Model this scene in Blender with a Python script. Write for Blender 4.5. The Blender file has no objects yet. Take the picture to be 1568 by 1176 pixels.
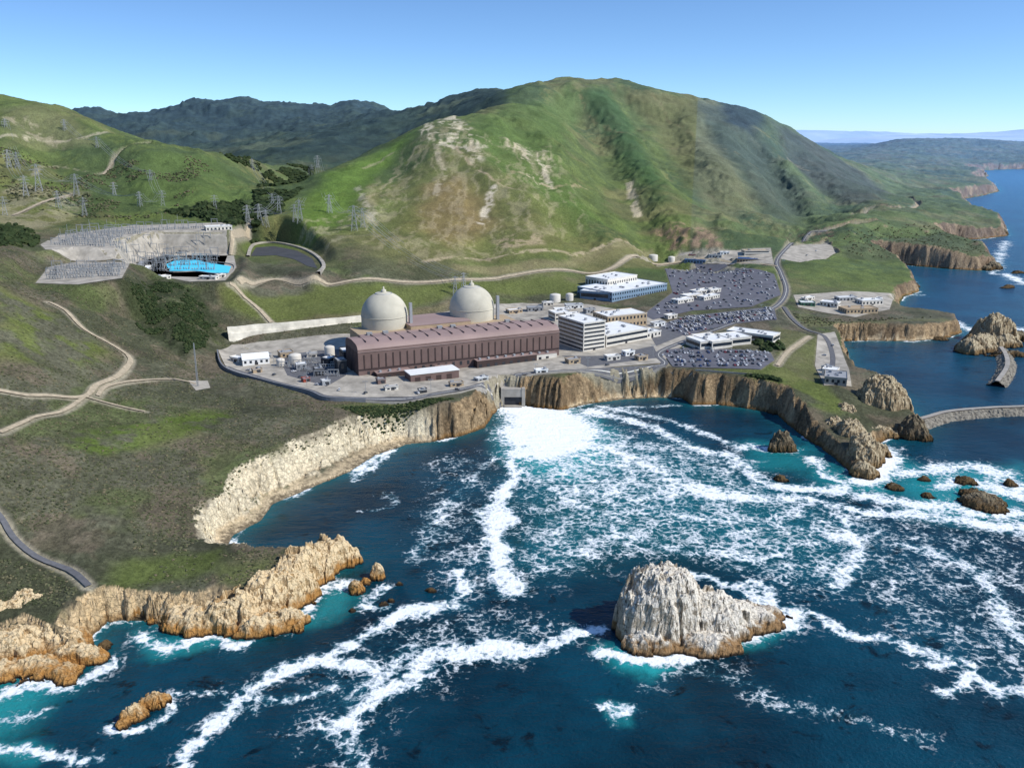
import bpy, math, random, time
import numpy as np
from mathutils import Vector
from mathutils.geometry import delaunay_2d_cdt
T0=time.time()
random.seed(7); np.random.seed(7)
sc=bpy.context.scene
# ------------------------------------------------------------------ camera
CAMH=240.0; FPX=1358.0; PIT=math.radians(15.75)
cp_,sp_=math.cos(PIT),math.sin(PIT)
cd=bpy.data.cameras.new("camera"); cam=bpy.data.objects.new("camera",cd); sc.collection.objects.link(cam)
cam.location=(0,0,CAMH); cam.rotation_euler=(math.pi/2-PIT,0,0)
cd.sensor_width=36; cd.lens=FPX/1568*36; cd.clip_start=1; cd.clip_end=500000
sc.camera=cam
# survey: photo bearings -> real ground positions (metres)
def ray(u,v):
    dx=(u-784)/FPX; dy=(588-v)/FPX
    return dx, cp_+dy*sp_, -sp_+dy*cp_
def ll(u,v,z=0.0):
    dx,dy,dz=ray(u,v); t=(z-CAMH)/dz
    return (dx*t,dy*t)
def byY(u,v,Y):
    dx,dy,dz=ray(u,v); t=Y/dy
    return (dx*t,Y,CAMH+dz*t)
def lin(c):
    return tuple(((x/255)/12.92 if x/255<=0.04045 else ((x/255+0.055)/1.055)**2.4) for x in c)
# ------------------------------------------------------------------ noise
def _h(ix,iy,seed):
    n=(ix.astype(np.int64)*374761393+iy.astype(np.int64)*668265263+seed*1442695041)&0xffffffff
    n=((n^(n>>13))*1274126177)&0xffffffff
    n=n^(n>>16)
    return (n&0xffff).astype(np.float32)/32767.5-1
def vn(x,y,seed=0):
    fx=np.floor(x);fy=np.floor(y);ix=fx.astype(np.int64);iy=fy.astype(np.int64)
    a=(x-fx).astype(np.float32);b=(y-fy).astype(np.float32)
    a=a*a*a*(a*(a*6-15)+10);b=b*b*b*(b*(b*6-15)+10)
    h00=_h(ix,iy,seed);h10=_h(ix+1,iy,seed);h01=_h(ix,iy+1,seed);h11=_h(ix+1,iy+1,seed)
    return (h00*(1-a)+h10*a)*(1-b)+(h01*(1-a)+h11*a)*b
def fbm(x,y,o=4,seed=0,g=0.5):
    s=0;am=1;t=0
    for i in range(o):
        s=s+am*vn(x,y,seed+i*17);t+=am;am*=g
        x,y=x*1.62+y*1.2+11.3,y*1.62-x*1.2+5.7
    return s/t
def rid(x,y,o=4,seed=0,g=0.5):
    s=0;am=1;t=0
    for i in range(o):
        s=s+am*(1-2*np.abs(vn(x,y,seed+i*17)));t+=am;am*=g
        x,y=x*1.62+y*1.2+11.3,y*1.62-x*1.2+5.7
    return s/t
def cell(x,y,seed=0):
    ix=np.floor(x);iy=np.floor(y)
    f1=np.full(x.shape,9.0);f2=np.full(x.shape,9.0);cv=np.zeros(x.shape)
    for i in (-1,0,1):
        for j in (-1,0,1):
            cx=ix+i;cy=iy+j
            px=cx+.5+.45*_h(cx,cy,seed);py=cy+.5+.45*_h(cx,cy,seed+7)
            dd=np.sqrt((x-px)**2+(y-py)**2)
            v=_h(cx,cy,seed+13)+0.8*(x-px)*_h(cx,cy,seed+19)+0.8*(y-py)*_h(cx,cy,seed+23)
            m=dd<f1
            f2=np.where(m,f1,np.minimum(f2,dd));cv=np.where(m,v,cv);f1=np.where(m,dd,f1)
    return f2-f1,cv
def sst(a,b,x):
    t=np.clip((x-a)/(b-a),0,1);return t*t*(3-2*t)
# ------------------------------------------------------------------ shoreline (u,v,cliff setback m,beach m)
SH=[(-700,1300,40,0),(-300,1150,40,0),(-80,1075,42,0),(0,1040,40,0),(60,1020,36,0),(110,1025,34,0),(145,1000,26,0),(140,975,16,0),
(165,952,9,0),(215,950,8,0),(260,962,14,0),(320,958,18,0),(390,968,20,0),(440,945,14,0),(480,900,10,0),(525,870,8,0),(522,860,7,0),
(470,862,8,0),(410,860,10,0),(365,853,13,1),(345,843,14,4),(357,820,16,7),(400,797,18,9),(417,772,21,10),(470,750,24,12),(535,722,24,15),
(575,697,18,15),(622,681,13,10),(665,676,13,1),(705,668,14,0),(742,655,14,0),(752,640,12,0),(762,627,12,0),(775,620,10,0),(800,622,11,0),
(860,628,14,1),(905,618,14,4),(955,612,14,4),(1000,609,12,3),(1045,610,12,0),(1060,620,12,0),(1100,620,13,0),(1150,627,13,0),(1190,634,13,0),
(1212,655,12,0),(1235,672,9,0),(1262,690,8,0),(1290,712,8,0),(1308,730,7,0),(1335,722,8,0),(1350,700,8,0),(1338,683,9,0),(1370,668,8,0),
(1402,668,8,0),(1414,650,8,0),(1400,636,8,0),(1385,622,8,0),(1375,605,10,0),(1350,592,10,0),(1318,585,7,0),(1300,560,8,1),(1297,540,8,1),
(1287,523,10,1),(1330,522,12,2),(1400,523,12,3),(1455,517,12,1),(1472,510,12,0),(1468,498,10,0),(1430,492,10,0),(1388,488,10,0),
(1372,474,12,0),(1385,455,14,0),(1407,447,14,0),(1402,433,14,0),(1380,415,16,0),(1345,404,18,0),(1385,406,18,0),(1440,411,18,0),
(1500,415,18,0),(1531,409,16,0),(1516,396,18,0),(1470,388,20,0),(1440,374,25,0),(1470,367,25,0),(1500,367,25,0),(1545,361,22,0),
(1538,347,25,0),(1500,336,30,0),(1488,318,35,0),(1468,306,40,0),(1500,301,40,0),(1532,293,40,0),(1520,283,50,0),(1497,277,60,0),
(1515,269,60,0),(1490,263,80,0),(1530,260,80,0),(1568,259,90,0),(1700,257,100,0)]
S=[ll(u,v)+(w,b) for u,v,w,b in SH]
S+=[(6800,9000,100,0),(7200,13000,150,0),(6500,17000,150,0),(-30000,18000,150,0),(-30000,300,30,0),(-900,200,14,0)]
S=np.array(S,dtype=np.float64)
def segd(px,py,P,closed,attrs=None,inside=False):
    n=len(P);best=np.full(px.shape,1e12,np.float32)
    at=[np.zeros(px.shape,np.float32) for _ in (attrs or [])]
    ins=np.zeros(px.shape,bool)
    for i in range(n if closed else n-1):
        x0,y0=P[i][0],P[i][1];j=(i+1)%n;x1,y1=P[j][0],P[j][1]
        dx=x1-x0;dy=y1-y0;L=dx*dx+dy*dy+1e-9
        qx=px-x0;qy=py-y0
        t=np.clip((qx*dx+qy*dy)/L,0,1)
        d=(qx-t*dx)**2+(qy-t*dy)**2
        m=d<best
        best=np.where(m,d,best)
        for k,a in enumerate(attrs or []):
            at[k]=np.where(m,P[i][a]*(1-t)+P[j][a]*t,at[k])
        if inside and y0!=y1:
            c=((y0>py)!=(y1>py))&(qx<dx*qy/dy)
            ins^=c
    return np.sqrt(best),at,ins
def sub(fn,P,x,y,margin):
    P=np.array(P);m=(x>P[:,0].min()-margin)&(x<P[:,0].max()+margin)&(y>P[:,1].min()-margin)&(y<P[:,1].max()+margin)
    return m
def polymask(P,x,y,fe,outer=False):
    out=np.zeros(x.shape,np.float32);m=sub(None,P,x,y,fe*2.2)
    if m.any():
        d,_,ins=segd(x[m],y[m],P,True,None,True)
        out[m]=sst(-2*fe if outer else -fe,0 if outer else fe,np.where(ins,d,-d))
    return out
def linemask(P,x,y,w,fe):
    out=np.zeros(x.shape,np.float32);m=sub(None,P,x,y,w+fe)
    if m.any():
        d,_,_=segd(x[m],y[m],P,False);out[m]=1-sst(w,w+fe,d)
    return out
# ------------------------------------------------------------------ relief control points
CP=[]
def z_(L):
    for u,v,z in L:
        x,y=ll(u,v,z);CP.append((x,y,z))
def y_(L):
    for u,v,Y in L: CP.append(byY(u,v,Y))
def w_(L):
    for u,Y,z in L:
        CP.append(((u-784)/FPX*(Y*cp_+(CAMH-z)*sp_),Y,z))
z_([(-300,950,24),(-80,900,22),(0,880,21),(130,900,17),(200,912,13),(330,885,14),(420,870,13),(480,850,11),(310,845,14),(305,800,16),(348,757,18),(393,717,20),(450,695,21),
(508,667,21),(560,660,20),(610,662,13),(660,632,24),(750,600,26),(785,598,24),(850,583,26),(950,575,26),(1060,573,26),(1150,585,26),(1200,597,25),
(1240,612,20),(1265,640,13),(1295,690,9),(1380,652,7),(1340,640,9),
(-300,800,50),(-300,600,95),(-300,450,140),(0,800,34),(0,700,50),(0,600,68),(0,520,88),(0,450,108),(0,400,118),(0,372,121),(0,335,124),(0,300,145),
(100,860,20),(100,800,28),(100,700,42),(100,600,56),(100,520,74),(100,460,90),(60,438,98),(200,850,18),(200,800,23),(200,700,34),(200,600,42),(200,550,48),
(200,500,60),(200,450,76),(190,428,80),(270,780,20),(300,700,27),(400,655,25),(500,630,24),(300,600,31),(300,560,31),(300,540,37),(330,525,33),(300,510,47),(290,480,60),(270,445,76),(350,470,58),(350,440,74),
(230,405,80),(300,405,80),(350,408,80),(120,415,95),(60,380,112),(200,372,110),(330,352,108),(200,350,110),(100,352,113),
(352,503,40),(450,496,40),(555,486,40),(410,440,64),(500,440,60),(430,400,76),(490,412,72),(600,430,60),(700,430,54),(800,424,50),(900,412,48),(1000,402,46),
(600,470,40),(700,462,36),(500,470,48),
(345,545,26),(400,570,26),(420,540,26),(500,600,26),(600,604,26),(700,590,26),(800,575,26),(900,563,26),(1000,553,26),(600,540,26),(750,520,26),(640,492,27),(850,500,26),
(800,455,33),(900,470,30),(920,500,27),(1000,500,28),(1000,450,33),(1100,480,28),(1100,430,34),(1180,430,34),(1180,500,26),(1180,550,25),(1080,545,26),(1200,400,38),(1100,400,40),
(1000,420,40),(1260,400,34),(1250,370,45),(1300,380,38),(1340,385,30),(1400,392,26),(1500,398,16),(1250,440,27),(1350,433,18),(1390,438,14),(1300,460,23),(1250,490,21),
(1350,482,20),(1450,495,17),(1250,560,15),(1235,520,22),(1290,600,20),(1300,350,52),(1400,352,40),(1500,347,25),(1350,325,60),(1400,310,45),(1450,290,38),(1500,285,25),
(1400,270,55),(1460,264,40),(1330,255,70)])
y_([(0,250,1590),(0,200,1750),(0,150,1950),(60,160,1950),(110,174,1950),(160,202,1900),(210,218,1850),(260,236,1800),(310,243,1850),(350,246,2000),(392,256,2200),
(100,230,1750),(100,290,1450),(200,260,1650),(200,310,1420),(300,280,1620),(300,320,1420),(380,290,1750),(400,325,1500),(430,300,2100),(-300,120,2100),(-300,250,1650),
(450,350,1330),(520,300,1600),(500,268,1800),(560,240,1900),(600,222,1950),(650,195,2000),(690,190,2050),(560,400,1160),(560,350,1360),(560,300,1560),(600,260,1780),(620,330,1440),
(665,390,1240),(665,350,1400),(665,300,1560),(665,250,1740),(665,215,1880),(760,390,1290),(760,350,1420),(760,300,1560),(760,250,1730),(760,205,1980),(760,180,2250),
(850,390,1320),(850,350,1440),(850,300,1600),(850,250,1850),(850,200,2200),(850,160,2650),(875,124,3000),(800,140,2850),(780,150,2750),(905,128,3100),
(940,380,1400),(940,330,1560),(940,280,1850),(940,230,2250),(940,180,2700),(940,126,3200),(1040,370,1500),(1040,330,1650),(1040,280,1950),(1040,230,2350),(1040,190,2750),(1040,145,3200),
(1000,137,3200),(1090,157,3200),(1140,360,1650),(1140,320,1850),(1140,280,2150),(1140,230,2600),(1140,171,3200),(1190,190,3250),(1240,345,1850),(1240,300,2250),(1240,260,2750),(1240,220,3300),
(1310,310,2350),(1310,262,3200),(1275,242,3250),(1370,298,3000),
(620,168,4000),(680,165,3900),(740,145,3700),(775,148,3600),(640,190,3300),(580,205,3200),(520,222,3000),(480,232,2900),(420,245,2800),
(585,170,5500),(560,160,5500),(520,163,5500),(500,172,5200),(435,160,5500),(400,158,5500),(365,151,5500),(340,158,5500),(310,154,5500),(280,164,5500),(230,179,5300),(190,182,5500),(150,172,5600),(110,174,5600),(-300,150,5600),
(400,200,4300),(300,200,4300),(250,215,3800),(350,225,3400),(450,200,4000),(540,195,3900),
(1330,226,9000),(1360,218,9000),(1440,213,9000),(1530,218,9000),(1600,230,8500),(1400,240,6500),(1500,245,7200)])
w_([(520,2500,120),(620,2800,170),(60,2700,180),(200,2500,120),(300,2500,110),(875,4300,150),(1040,4500,150),(1240,4800,70),(700,5200,150),(400,9000,150),(100,9000,150),
(0,3800,150),(700,9000,150),(1000,9000,120),(1440,13000,60),(100,16000,100),(800,16000,100),(1400,16000,60),(1700,9000,120),(-300,9000,100)])
CP=np.array(CP)
KB=0.42
def ab(x,y): return x/y, np.log(y)*KB
_a,_b=ab(CP[:,0],CP[:,1]);NC=len(CP);CC=0.018
R=np.sqrt((_a[:,None]-_a)**2+(_b[:,None]-_b)**2+CC*CC)
M=np.zeros((NC+3,NC+3));M[:NC,:NC]=R-np.eye(NC)*2e-4;M[:NC,NC]=1;M[:NC,NC+1]=_a;M[:NC,NC+2]=_b
M[NC:,:NC]=M[:NC,NC:].T
Wt=np.linalg.solve(M,np.concatenate([CP[:,2],[0,0,0]]))
def rbf(x,y):
    a,b=ab(x,np.maximum(y,150));a=a.astype(np.float32);b=b.astype(np.float32)
    s=(Wt[NC]+Wt[NC+1]*a+Wt[NC+2]*b).astype(np.float64)
    for i in range(NC):
        s+=Wt[i]*np.sqrt((a-np.float32(_a[i]))**2+(b-np.float32(_b[i]))**2+CC*CC)
    return s
GUL=[]
def wz(L,z): return np.array([ll(u,v,z) for u,v in L])
PADS=[(wz([(60,376),(90,360),(200,345),(350,340),(352,356),(335,388),(190,384),(70,388)],110),110,18),
 (wz([(50,440),(72,412),(120,403),(200,403),(188,432),(120,442)],96),96,12),
 (wz([(205,402),(250,390),(362,390),(366,412),(348,432),(290,434),(212,420)],80),80,11),
 (wz([(376,394),(388,372),(425,370),(465,378),(492,394),(500,412),(480,420),(430,412),(395,404)],75),75,10)]
def padblend(base,x,y):
    for P,z,fe in PADS:
        m=polymask(P,x,y,fe,True);base=base*(1-m)+z*m
    return base
def coastd(x,y):
    d,(w,b),ins=segd(x,y,S,True,(2,3),True)
    return np.where(ins,d,-d),w,b
def combine(base,d,w,b):
    dd=np.clip((d-b)/w,0,1)
    prof=0.10*dd+0.90*(0.55*sst(0.02,0.62,dd)+0.45*sst(0.3,1.0,dd))
    land=np.minimum(np.maximum(d,0),b)*0.16+np.maximum(base,4)*prof+0.3*np.clip(d,0,1)
    return np.where(d>0,land,np.maximum(d*0.5,-18)-0.3)
def Hs(x,y,gul=True):
    x=np.asarray(x,float);y=np.asarray(y,float)
    base=rbf(x,y)
    if gul:
        for P,dep,w in GUL:
            dg,_,_=segd(x,y,P,False)
            base=base-dep*np.exp(-(dg/w)**2)
    base=padblend(base,x,y)
    d,w,b=coastd(x,y)
    return combine(base,d,w,b)
def hit(L,gul=True):
    L=np.array(L,float);u=L[:,0];v=L[:,1]
    Ys=np.exp(np.linspace(math.log(265),math.log(12000),420))
    dx=(u-784)/FPX;dy=(588-v)/FPX
    ry=cp_+dy*sp_;rz=-sp_+dy*cp_
    X=(dx/ry)[:,None]*Ys;YY=np.repeat(Ys[None],len(u),0);Z=CAMH+(rz/ry)[:,None]*Ys
    h=Hs(X.ravel(),YY.ravel(),gul).reshape(X.shape);h=np.maximum(h,0)
    f=h-Z;out=[]
    for i in range(len(u)):
        k=np.nonzero(f[i]>0)[0]
        if len(k)==0: k=len(Ys)-1
        else: k=max(1,k[0])
        f0,f1=f[i,k-1],f[i,k];t=np.clip(-f0/(f1-f0+1e-9),0,1)
        out.append((X[i,k-1]*(1-t)+X[i,k]*t,Ys[k-1]*(1-t)+Ys[k]*t,max(0,h[i,k-1]*(1-t)+h[i,k]*t)))
    return np.array(out)
_g=[([(885,150),(905,190),(935,240),(960,290),(1000,340),(1040,372)],58,80),
([(1010,170),(1060,240),(1120,300),(1190,345)],44,80),([(1150,215),(1200,280),(1235,325)],40,70),
([(790,190),(825,240),(850,300),(880,350)],24,50),([(700,215),(715,270),(735,330),(740,385)],8,34),([(960,150),(1000,210),(1050,280),(1090,340)],26,50),
([(610,240),(600,290),(600,350)],8,45),([(1210,225),(1260,280),(1290,320)],28,60),([(860,200),(890,260),(920,320)],16,36),([(760,215),(775,270),(800,340)],9,32),
([(1080,190),(1130,250),(1170,300)],20,42),([(1180,230),(1225,300)],18,38),
([(60,200),(90,260),(130,320)],20,45),([(150,225),(180,280),(210,325)],18,40),([(260,255),(270,300),(290,335)],14,35),
([(330,270),(350,300),(360,330)],14,35),([(560,255),(530,300),(500,350)],9,38),
([(215,470),(240,505),(275,550)],6,16)]
GUL=[(hit(p,False)[:,:2],d,w) for p,d,w in _g]
# ------------------------------------------------------------------ paved areas and roads (world)
def hp(L): return hit(L)[:,:2]
YARD=hp([(334,536),(345,560),(400,577),(490,606),(560,609),(640,607),(720,592),(790,577),(900,566),(1012,556),(1062,515),(1000,482),(900,466),(800,464),(700,474),(600,488),(555,512),(355,528)])
LOTS=[hp([(1018,412),(1060,404),(1110,404),(1185,420),(1196,452),(1150,470),(1060,476),(1000,490),(985,482),(1030,448)]),
 hp([(1005,500),(1050,484),(1130,476),(1185,470),(1190,490),(1110,498),(1050,515)]),
 hp([(1012,536),(1060,532),(1180,540),(1186,552),(1165,566),(1030,563)])]
SLABS=[wz([(62,378),(90,361),(200,346),(345,341),(348,352),(333,386),(190,383),(70,386)],110),
 wz([(55,438),(75,413),(120,404),(200,404),(187,430),(120,440)],96),
 wz([(208,403),(250,392),(358,392),(362,410),(345,430),(290,432),(215,418)],80),
 hp([(1215,452),(1300,446),(1370,455),(1362,474),(1310,486),(1222,470)]),
 hp([(1252,512),(1278,508),(1290,540),(1300,565),(1304,592),(1262,590),(1248,560)]),
 hp([(1190,395),(1205,378),(1265,372),(1284,390),(1262,400),(1225,405)]),
 hp([(1030,400),(1040,388),(1130,384),(1180,380),(1185,405),(1100,404)]),
 hp([(288,583),(318,583),(322,594),(300,598)])]
RD=[("access_road",'asph',7,[(346,562),(400,580),(470,598),(500,608),(560,611),(640,609),(722,593),(790,578),(900,569),(1000,563),(1018,556),(1010,540),(1060,518),(1110,500),(1150,485),(1190,468),(1204,445),(1196,418),(1190,400),(1205,380),(1235,362),(1270,353),(1350,349)]),
("hillside_road",'dirt',5.5,[(366,432),(420,428),(480,426),(600,430),(720,428),(800,419),(870,414),(940,409),(1000,404),(1060,398),(1110,400),(1190,408)]),
("dirt_road",'dirt',4,[(75,463),(100,475),(130,505),(175,530),(200,550),(182,575),(148,590),(130,607),(80,606),(40,605),(0,598),(-60,590)]),
("dirt_road",'dirt',2.8,[(150,606),(163,592),(210,583),(270,581),(300,588)]),
("dirt_road",'dirt',2.6,[(130,607),(165,617),(222,630)]),("dirt_road",'dirt',2.8,[(130,607),(95,630),(50,640),(0,662)]),
("coast_path",'asph',3.2,[(-40,750),(0,790),(20,822),(55,852),(105,872),(136,897)]),
("slope_road",'dirt',4.5,[(352,434),(370,450),(395,472),(416,494)]),
("coast_road",'dirt',9,[(1308,335),(1330,326),(1370,325),(1395,320),(1405,314),(1390,306)]),
("headland_road",'asph',5,[(1200,470),(1215,490),(1235,505),(1262,515),(1275,545),(1272,572)]),
("headland_road",'dirt',4,[(1190,560),(1205,540),(1225,525),(1240,515)]),
("hill_track",'dirt',5,[(20,330),(60,312),(110,298)]),("hill_track",'dirt',5,[(150,275),(172,250),(190,235),(230,225)]),
("hill_track",'dirt',5,[(352,388),(356,372),(380,350),(400,335)])]
RDW=[(n,m,w,hp(p)) for n,m,w,p in RD]
def smooth_line(P,step):
    P=np.array(P);n=len(P);out=[]
    for i in range(n-1):
        p0=P[max(i-1,0)];p1=P[i];p2=P[i+1];p3=P[min(i+2,n-1)]
        k=max(2,int(np.linalg.norm(p2-p1)/step))
        for j in range(k):
            t=j/k
            out.append(0.5*((2*p1)+(-p0+p2)*t+(2*p0-5*p1+4*p2-p3)*t*t+(-p0+3*p1-3*p2+p3)*t**3))
    out.append(P[-1]);return np.array(out)
RDW=[(n,m,w,smooth_line(P,6)) for n,m,w,P in RDW]
def paved(x,y):
    m=np.zeros(x.shape,np.float32)
    for P in [YARD]+LOTS+SLABS: m=np.maximum(m,polymask(P,x,y,2.5))
    for n,_,w,P in RDW: m=np.maximum(m,linemask(P,x,y,w*0.5+0.6,2.4+w*0.25))
    return m
def Hfull(x,y,full=False):
    wx=fbm(x/14,y/14,3,5);wy=fbm(x/14,y/14,3,9)
    d,w,b=coastd(x,y)
    pv=paved(x,y)
    near=np.exp(-np.maximum(d,0)/np.maximum(25.0,w))
    sc_=np.clip(w/12,0.7,8)
    sc_=np.where(y<560,np.minimum(sc_,1.3),sc_)
    rr=rid(x/(17*sc_),y/(17*sc_),4,31)
    ck=(d>-2)&(d<w+40)
    cv=np.zeros(x.shape)
    e1,v1=cell(x[ck]/(9*sc_[ck])+wx[ck]*.35,y[ck]/(9*sc_[ck])+wy[ck]*.35,311);cv[ck]=v1
    dw=d+near*(wx*2.4+rr*3.0+cv*2.2+fbm(x/4,y/4,3,77)*1.2)*sc_*np.clip((d+6)/6,0.25,1)
    dw=np.where((d>0)&(dw<0.2),0.2,dw)
    dw=np.where(d<0,d,dw)
    base=rbf(x,y)
    for P,dep,ww in GUL:
        m=sub(None,P,x,y,ww*3)
        if m.any():
            dg,_,_=segd(x[m]+wx[m]*12,y[m]+wy[m]*12,P,False);base[m]-=dep*np.exp(-(dg/ww)**2)
    base=padblend(base,x,y)
    mt=sst(1150,1700,y)
    left=sst(-120,-200,x)*(1-mt)
    far_=sst(2600,3800,y)*sst(0.03,-0.05,x/y)
    qx=x+fbm(x/200,y/200,3,71)*90;qy=y+fbm(x/200,y/200,3,72)*90
    big=rid(qx/330+1.3,qy/330,5,3,0.5)
    fc=sst(0.02,-0.02,x/y)*sst(2100,1900,y)*sst(-.3,-.2,x/y)
    n=big*mt*(17-8*fc+20*far_)+mt*rid(qx/120,qy/120,4,83,0.5)*(7-2.5*fc)+mt*fbm(x/45,y/45,4,8)*(3.5-1.2*fc)+(1-mt)*fbm(x/70,y/70,4,12)*2.6*(0.3+left)+fbm(x/9,y/9,3,21)*0.5
    n=n+far_*fbm(x/34,y/34,3,29)*7
    n=n*(1-pv)*sst(0,30,d+10)
    flat=polymask(FL,x,y,40)
    for P,z,fe in PADS: flat=np.maximum(flat,polymask(P,x,y,fe,True))
    n=n*(1-flat*np.where(y>900,1,.95))
    h=combine(base+n,dw,w,b)
    cl=np.where((d>0),np.clip((dw-b)/w,0,1),0);cl=4*cl*(1-cl)
    k2=(cl>0.02)&(y<2200)
    e2=np.ones(x.shape);v2=np.zeros(x.shape)
    a_,b_=cell(x[k2]/3.2+wx[k2]*.8,y[k2]/3.2+wy[k2]*.8,331);e2[k2]=a_;v2[k2]=b_
    h=h+cl*(rid(x/5,y/5,3,55)*1.3+v2*1.0-0.6*np.exp(-e2*9)+fbm(x/2.2,y/2.2,2,66)*0.5)*(d>0)
    h=h-0.55*pv
    if full: return h,d,w,b,pv,cl
    return h
FL=hp([(330,530),(345,575),(560,612),(760,600),(1000,560),(1190,570),(1210,520),(1215,380),(1000,400),(800,440),(560,500),(355,515)])
# ------------------------------------------------------------------ mesh helpers
def npmesh(name,V,F,mat=None,smooth=True,parent=None):
    V=np.asarray(V,np.float32);F=np.asarray(F,np.int32);k=F.shape[1]
    me=bpy.data.meshes.new(name);me.vertices.add(len(V));me.vertices.foreach_set("co",V.ravel())
    me.loops.add(F.size);me.loops.foreach_set("vertex_index",F.ravel())
    me.polygons.add(len(F));me.polygons.foreach_set("loop_start",np.arange(0,F.size,k,dtype=np.int32))
    me.polygons.foreach_set("loop_total",np.full(len(F),k,np.int32))
    me.polygons.foreach_set("use_smooth",np.full(len(F),smooth,bool))
    me.update(calc_edges=True)
    ob=bpy.data.objects.new(name,me);sc.collection.objects.link(ob)
    if mat: me.materials.append(mat)
    if parent: ob.parent=parent
    return ob
def mk(name,V,F,mat,parent=None,smooth=False):
    me=bpy.data.meshes.new(name);me.from_pydata([tuple(map(float,v)) for v in V],[],[tuple(map(int,f)) for f in F]);me.update()
    if smooth:
        for p in me.polygons:p.use_smooth=True
    if mat: me.materials.append(mat)
    ob=bpy.data.objects.new(name,me);sc.collection.objects.link(ob)
    if parent: ob.parent=parent
    return ob
def empty(name,loc=(0,0,0)):
    e=bpy.data.objects.new(name,None);sc.collection.objects.link(e);e.empty_display_size=1;return e
def addattr(ob,name,vals,color=False):
    if color:
        a=ob.data.attributes.new(name,'FLOAT_COLOR','POINT');v=np.ones((len(vals),4),np.float32);v[:,:3]=vals;a.data.foreach_set("color",v.ravel())
    else:
        a=ob.data.attributes.new(name,'FLOAT','POINT');a.data.foreach_set("value",np.asarray(vals,np.float32))
# ------------------------------------------------------------------ node helpers
class NT:
    def __init__(s,name):
        s.m=bpy.data.materials.new(name);s.m.use_nodes=True;s.t=s.m.node_tree;s.t.nodes.clear()
        s.o=s.n('ShaderNodeOutputMaterial');s.b=s.n('ShaderNodeBsdfPrincipled');s.l(s.b.outputs[0],s.o.inputs[0])
        s.geo=s.n('ShaderNodeNewGeometry')
    def n(s,t,**k):
        x=s.t.nodes.new(t)
        for a,b in k.items():setattr(x,a,b)
        return x
    def l(s,a,b):s.t.links.new(a,b)
    def put(s,i,v):
        if isinstance(v,(int,float)): i.default_value=v
        elif isinstance(v,tuple): i.default_value=v if len(v)==4 or len(v)==3 and i.type=='VECTOR' else v+(1,)
        else: s.l(v,i)
    def math(s,op,a,b=0.0,c=None,clamp=False):
        x=s.n('ShaderNodeMath',operation=op,use_clamp=clamp);s.put(x.inputs[0],a);s.put(x.inputs[1],b)
        if c is not None:s.put(x.inputs[2],c)
        return x.outputs[0]
    def noise(s,scale,detail=6,rough=0.55,dist=0.0,vec=None):
        x=s.n('ShaderNodeTexNoise');x.inputs['Scale'].default_value=scale;x.inputs['Detail'].default_value=detail
        x.inputs['Roughness'].default_value=rough;x.inputs['Distortion'].default_value=dist
        s.l(vec if vec else s.geo.outputs['Position'],x.inputs['Vector']);return x.outputs[0]
    def voro(s,scale,warp,wscale,feature='DISTANCE_TO_EDGE',det=2):
        vo=s.n('ShaderNodeTexVoronoi',feature=feature);vo.inputs['Scale'].default_value=scale
        nn=s.n('ShaderNodeTexNoise');nn.inputs['Scale'].default_value=wscale;nn.inputs['Detail'].default_value=det;nn.inputs['Roughness'].default_value=.6
        s.l(s.geo.outputs['Position'],nn.inputs['Vector'])
        s9=s.n('ShaderNodeVectorMath',operation='SCALE');s.l(nn.outputs[1],s9.inputs[0]);s9.inputs['Scale'].default_value=warp
        wv=s.n('ShaderNodeVectorMath',operation='ADD');s.l(s.geo.outputs['Position'],wv.inputs[0]);s.l(s9.outputs[0],wv.inputs[1]);s.l(wv.outputs[0],vo.inputs['Vector'])
        return vo.outputs[0]
    def scale(s,v3):
        x=s.n('ShaderNodeVectorMath',operation='MULTIPLY');s.l(s.geo.outputs['Position'],x.inputs[0]);x.inputs[1].default_value=v3;return x.outputs[0]
    def mul(s,col,k):
        x=s.n('ShaderNodeVectorMath',operation='SCALE');s.put(x.inputs[0],col);s.put(x.inputs['Scale'],k);return x.outputs[0]
    def mr(s,v,a,b,c=0.0,d=1.0,smooth=True):
        x=s.n('ShaderNodeMapRange');x.interpolation_type='SMOOTHSTEP' if smooth else 'LINEAR'
        s.put(x.inputs[0],v)
        for i,q in enumerate((a,b,c,d)):x.inputs[i+1].default_value=q
        return x.outputs[0]
    def mix(s,f,a,b,bt='MIX'):
        x=s.n('ShaderNodeMix',data_type='RGBA',blend_type=bt);s.put(x.inputs[0],f);s.put(x.inputs[6],a);s.put(x.inputs[7],b);return x.outputs[2]
    def attr(s,name,out='Fac'):
        x=s.n('ShaderNodeAttribute',attribute_name=name);return x.outputs[out]
    def bump(s,h,st=0.5,dist=1.0):
        x=s.n('ShaderNodeBump');s.put(x.inputs['Strength'],st);x.inputs['Distance'].default_value=dist;s.l(h,x.inputs['Height']);s.l(x.outputs[0],s.b.inputs['Normal'])
def simple(name,rgb,rough=0.7,var=0.15,scale=0.4,bump=0.0,metal=0.0,spec=0.3):
    t=NT(name);c=lin(rgb);n=t.noise(scale,4,0.6)
    k=t.mr(n,0.3,0.7,1-var,1+var,False)
    t.l(t.mul(c,k),t.b.inputs['Base Color']);t.b.inputs['Roughness'].default_value=rough;t.b.inputs['Metallic'].default_value=metal
    t.b.inputs['Specular IOR Level'].default_value=spec
    if bump:t.bump(n,bump,0.5)
    return t.m
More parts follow.
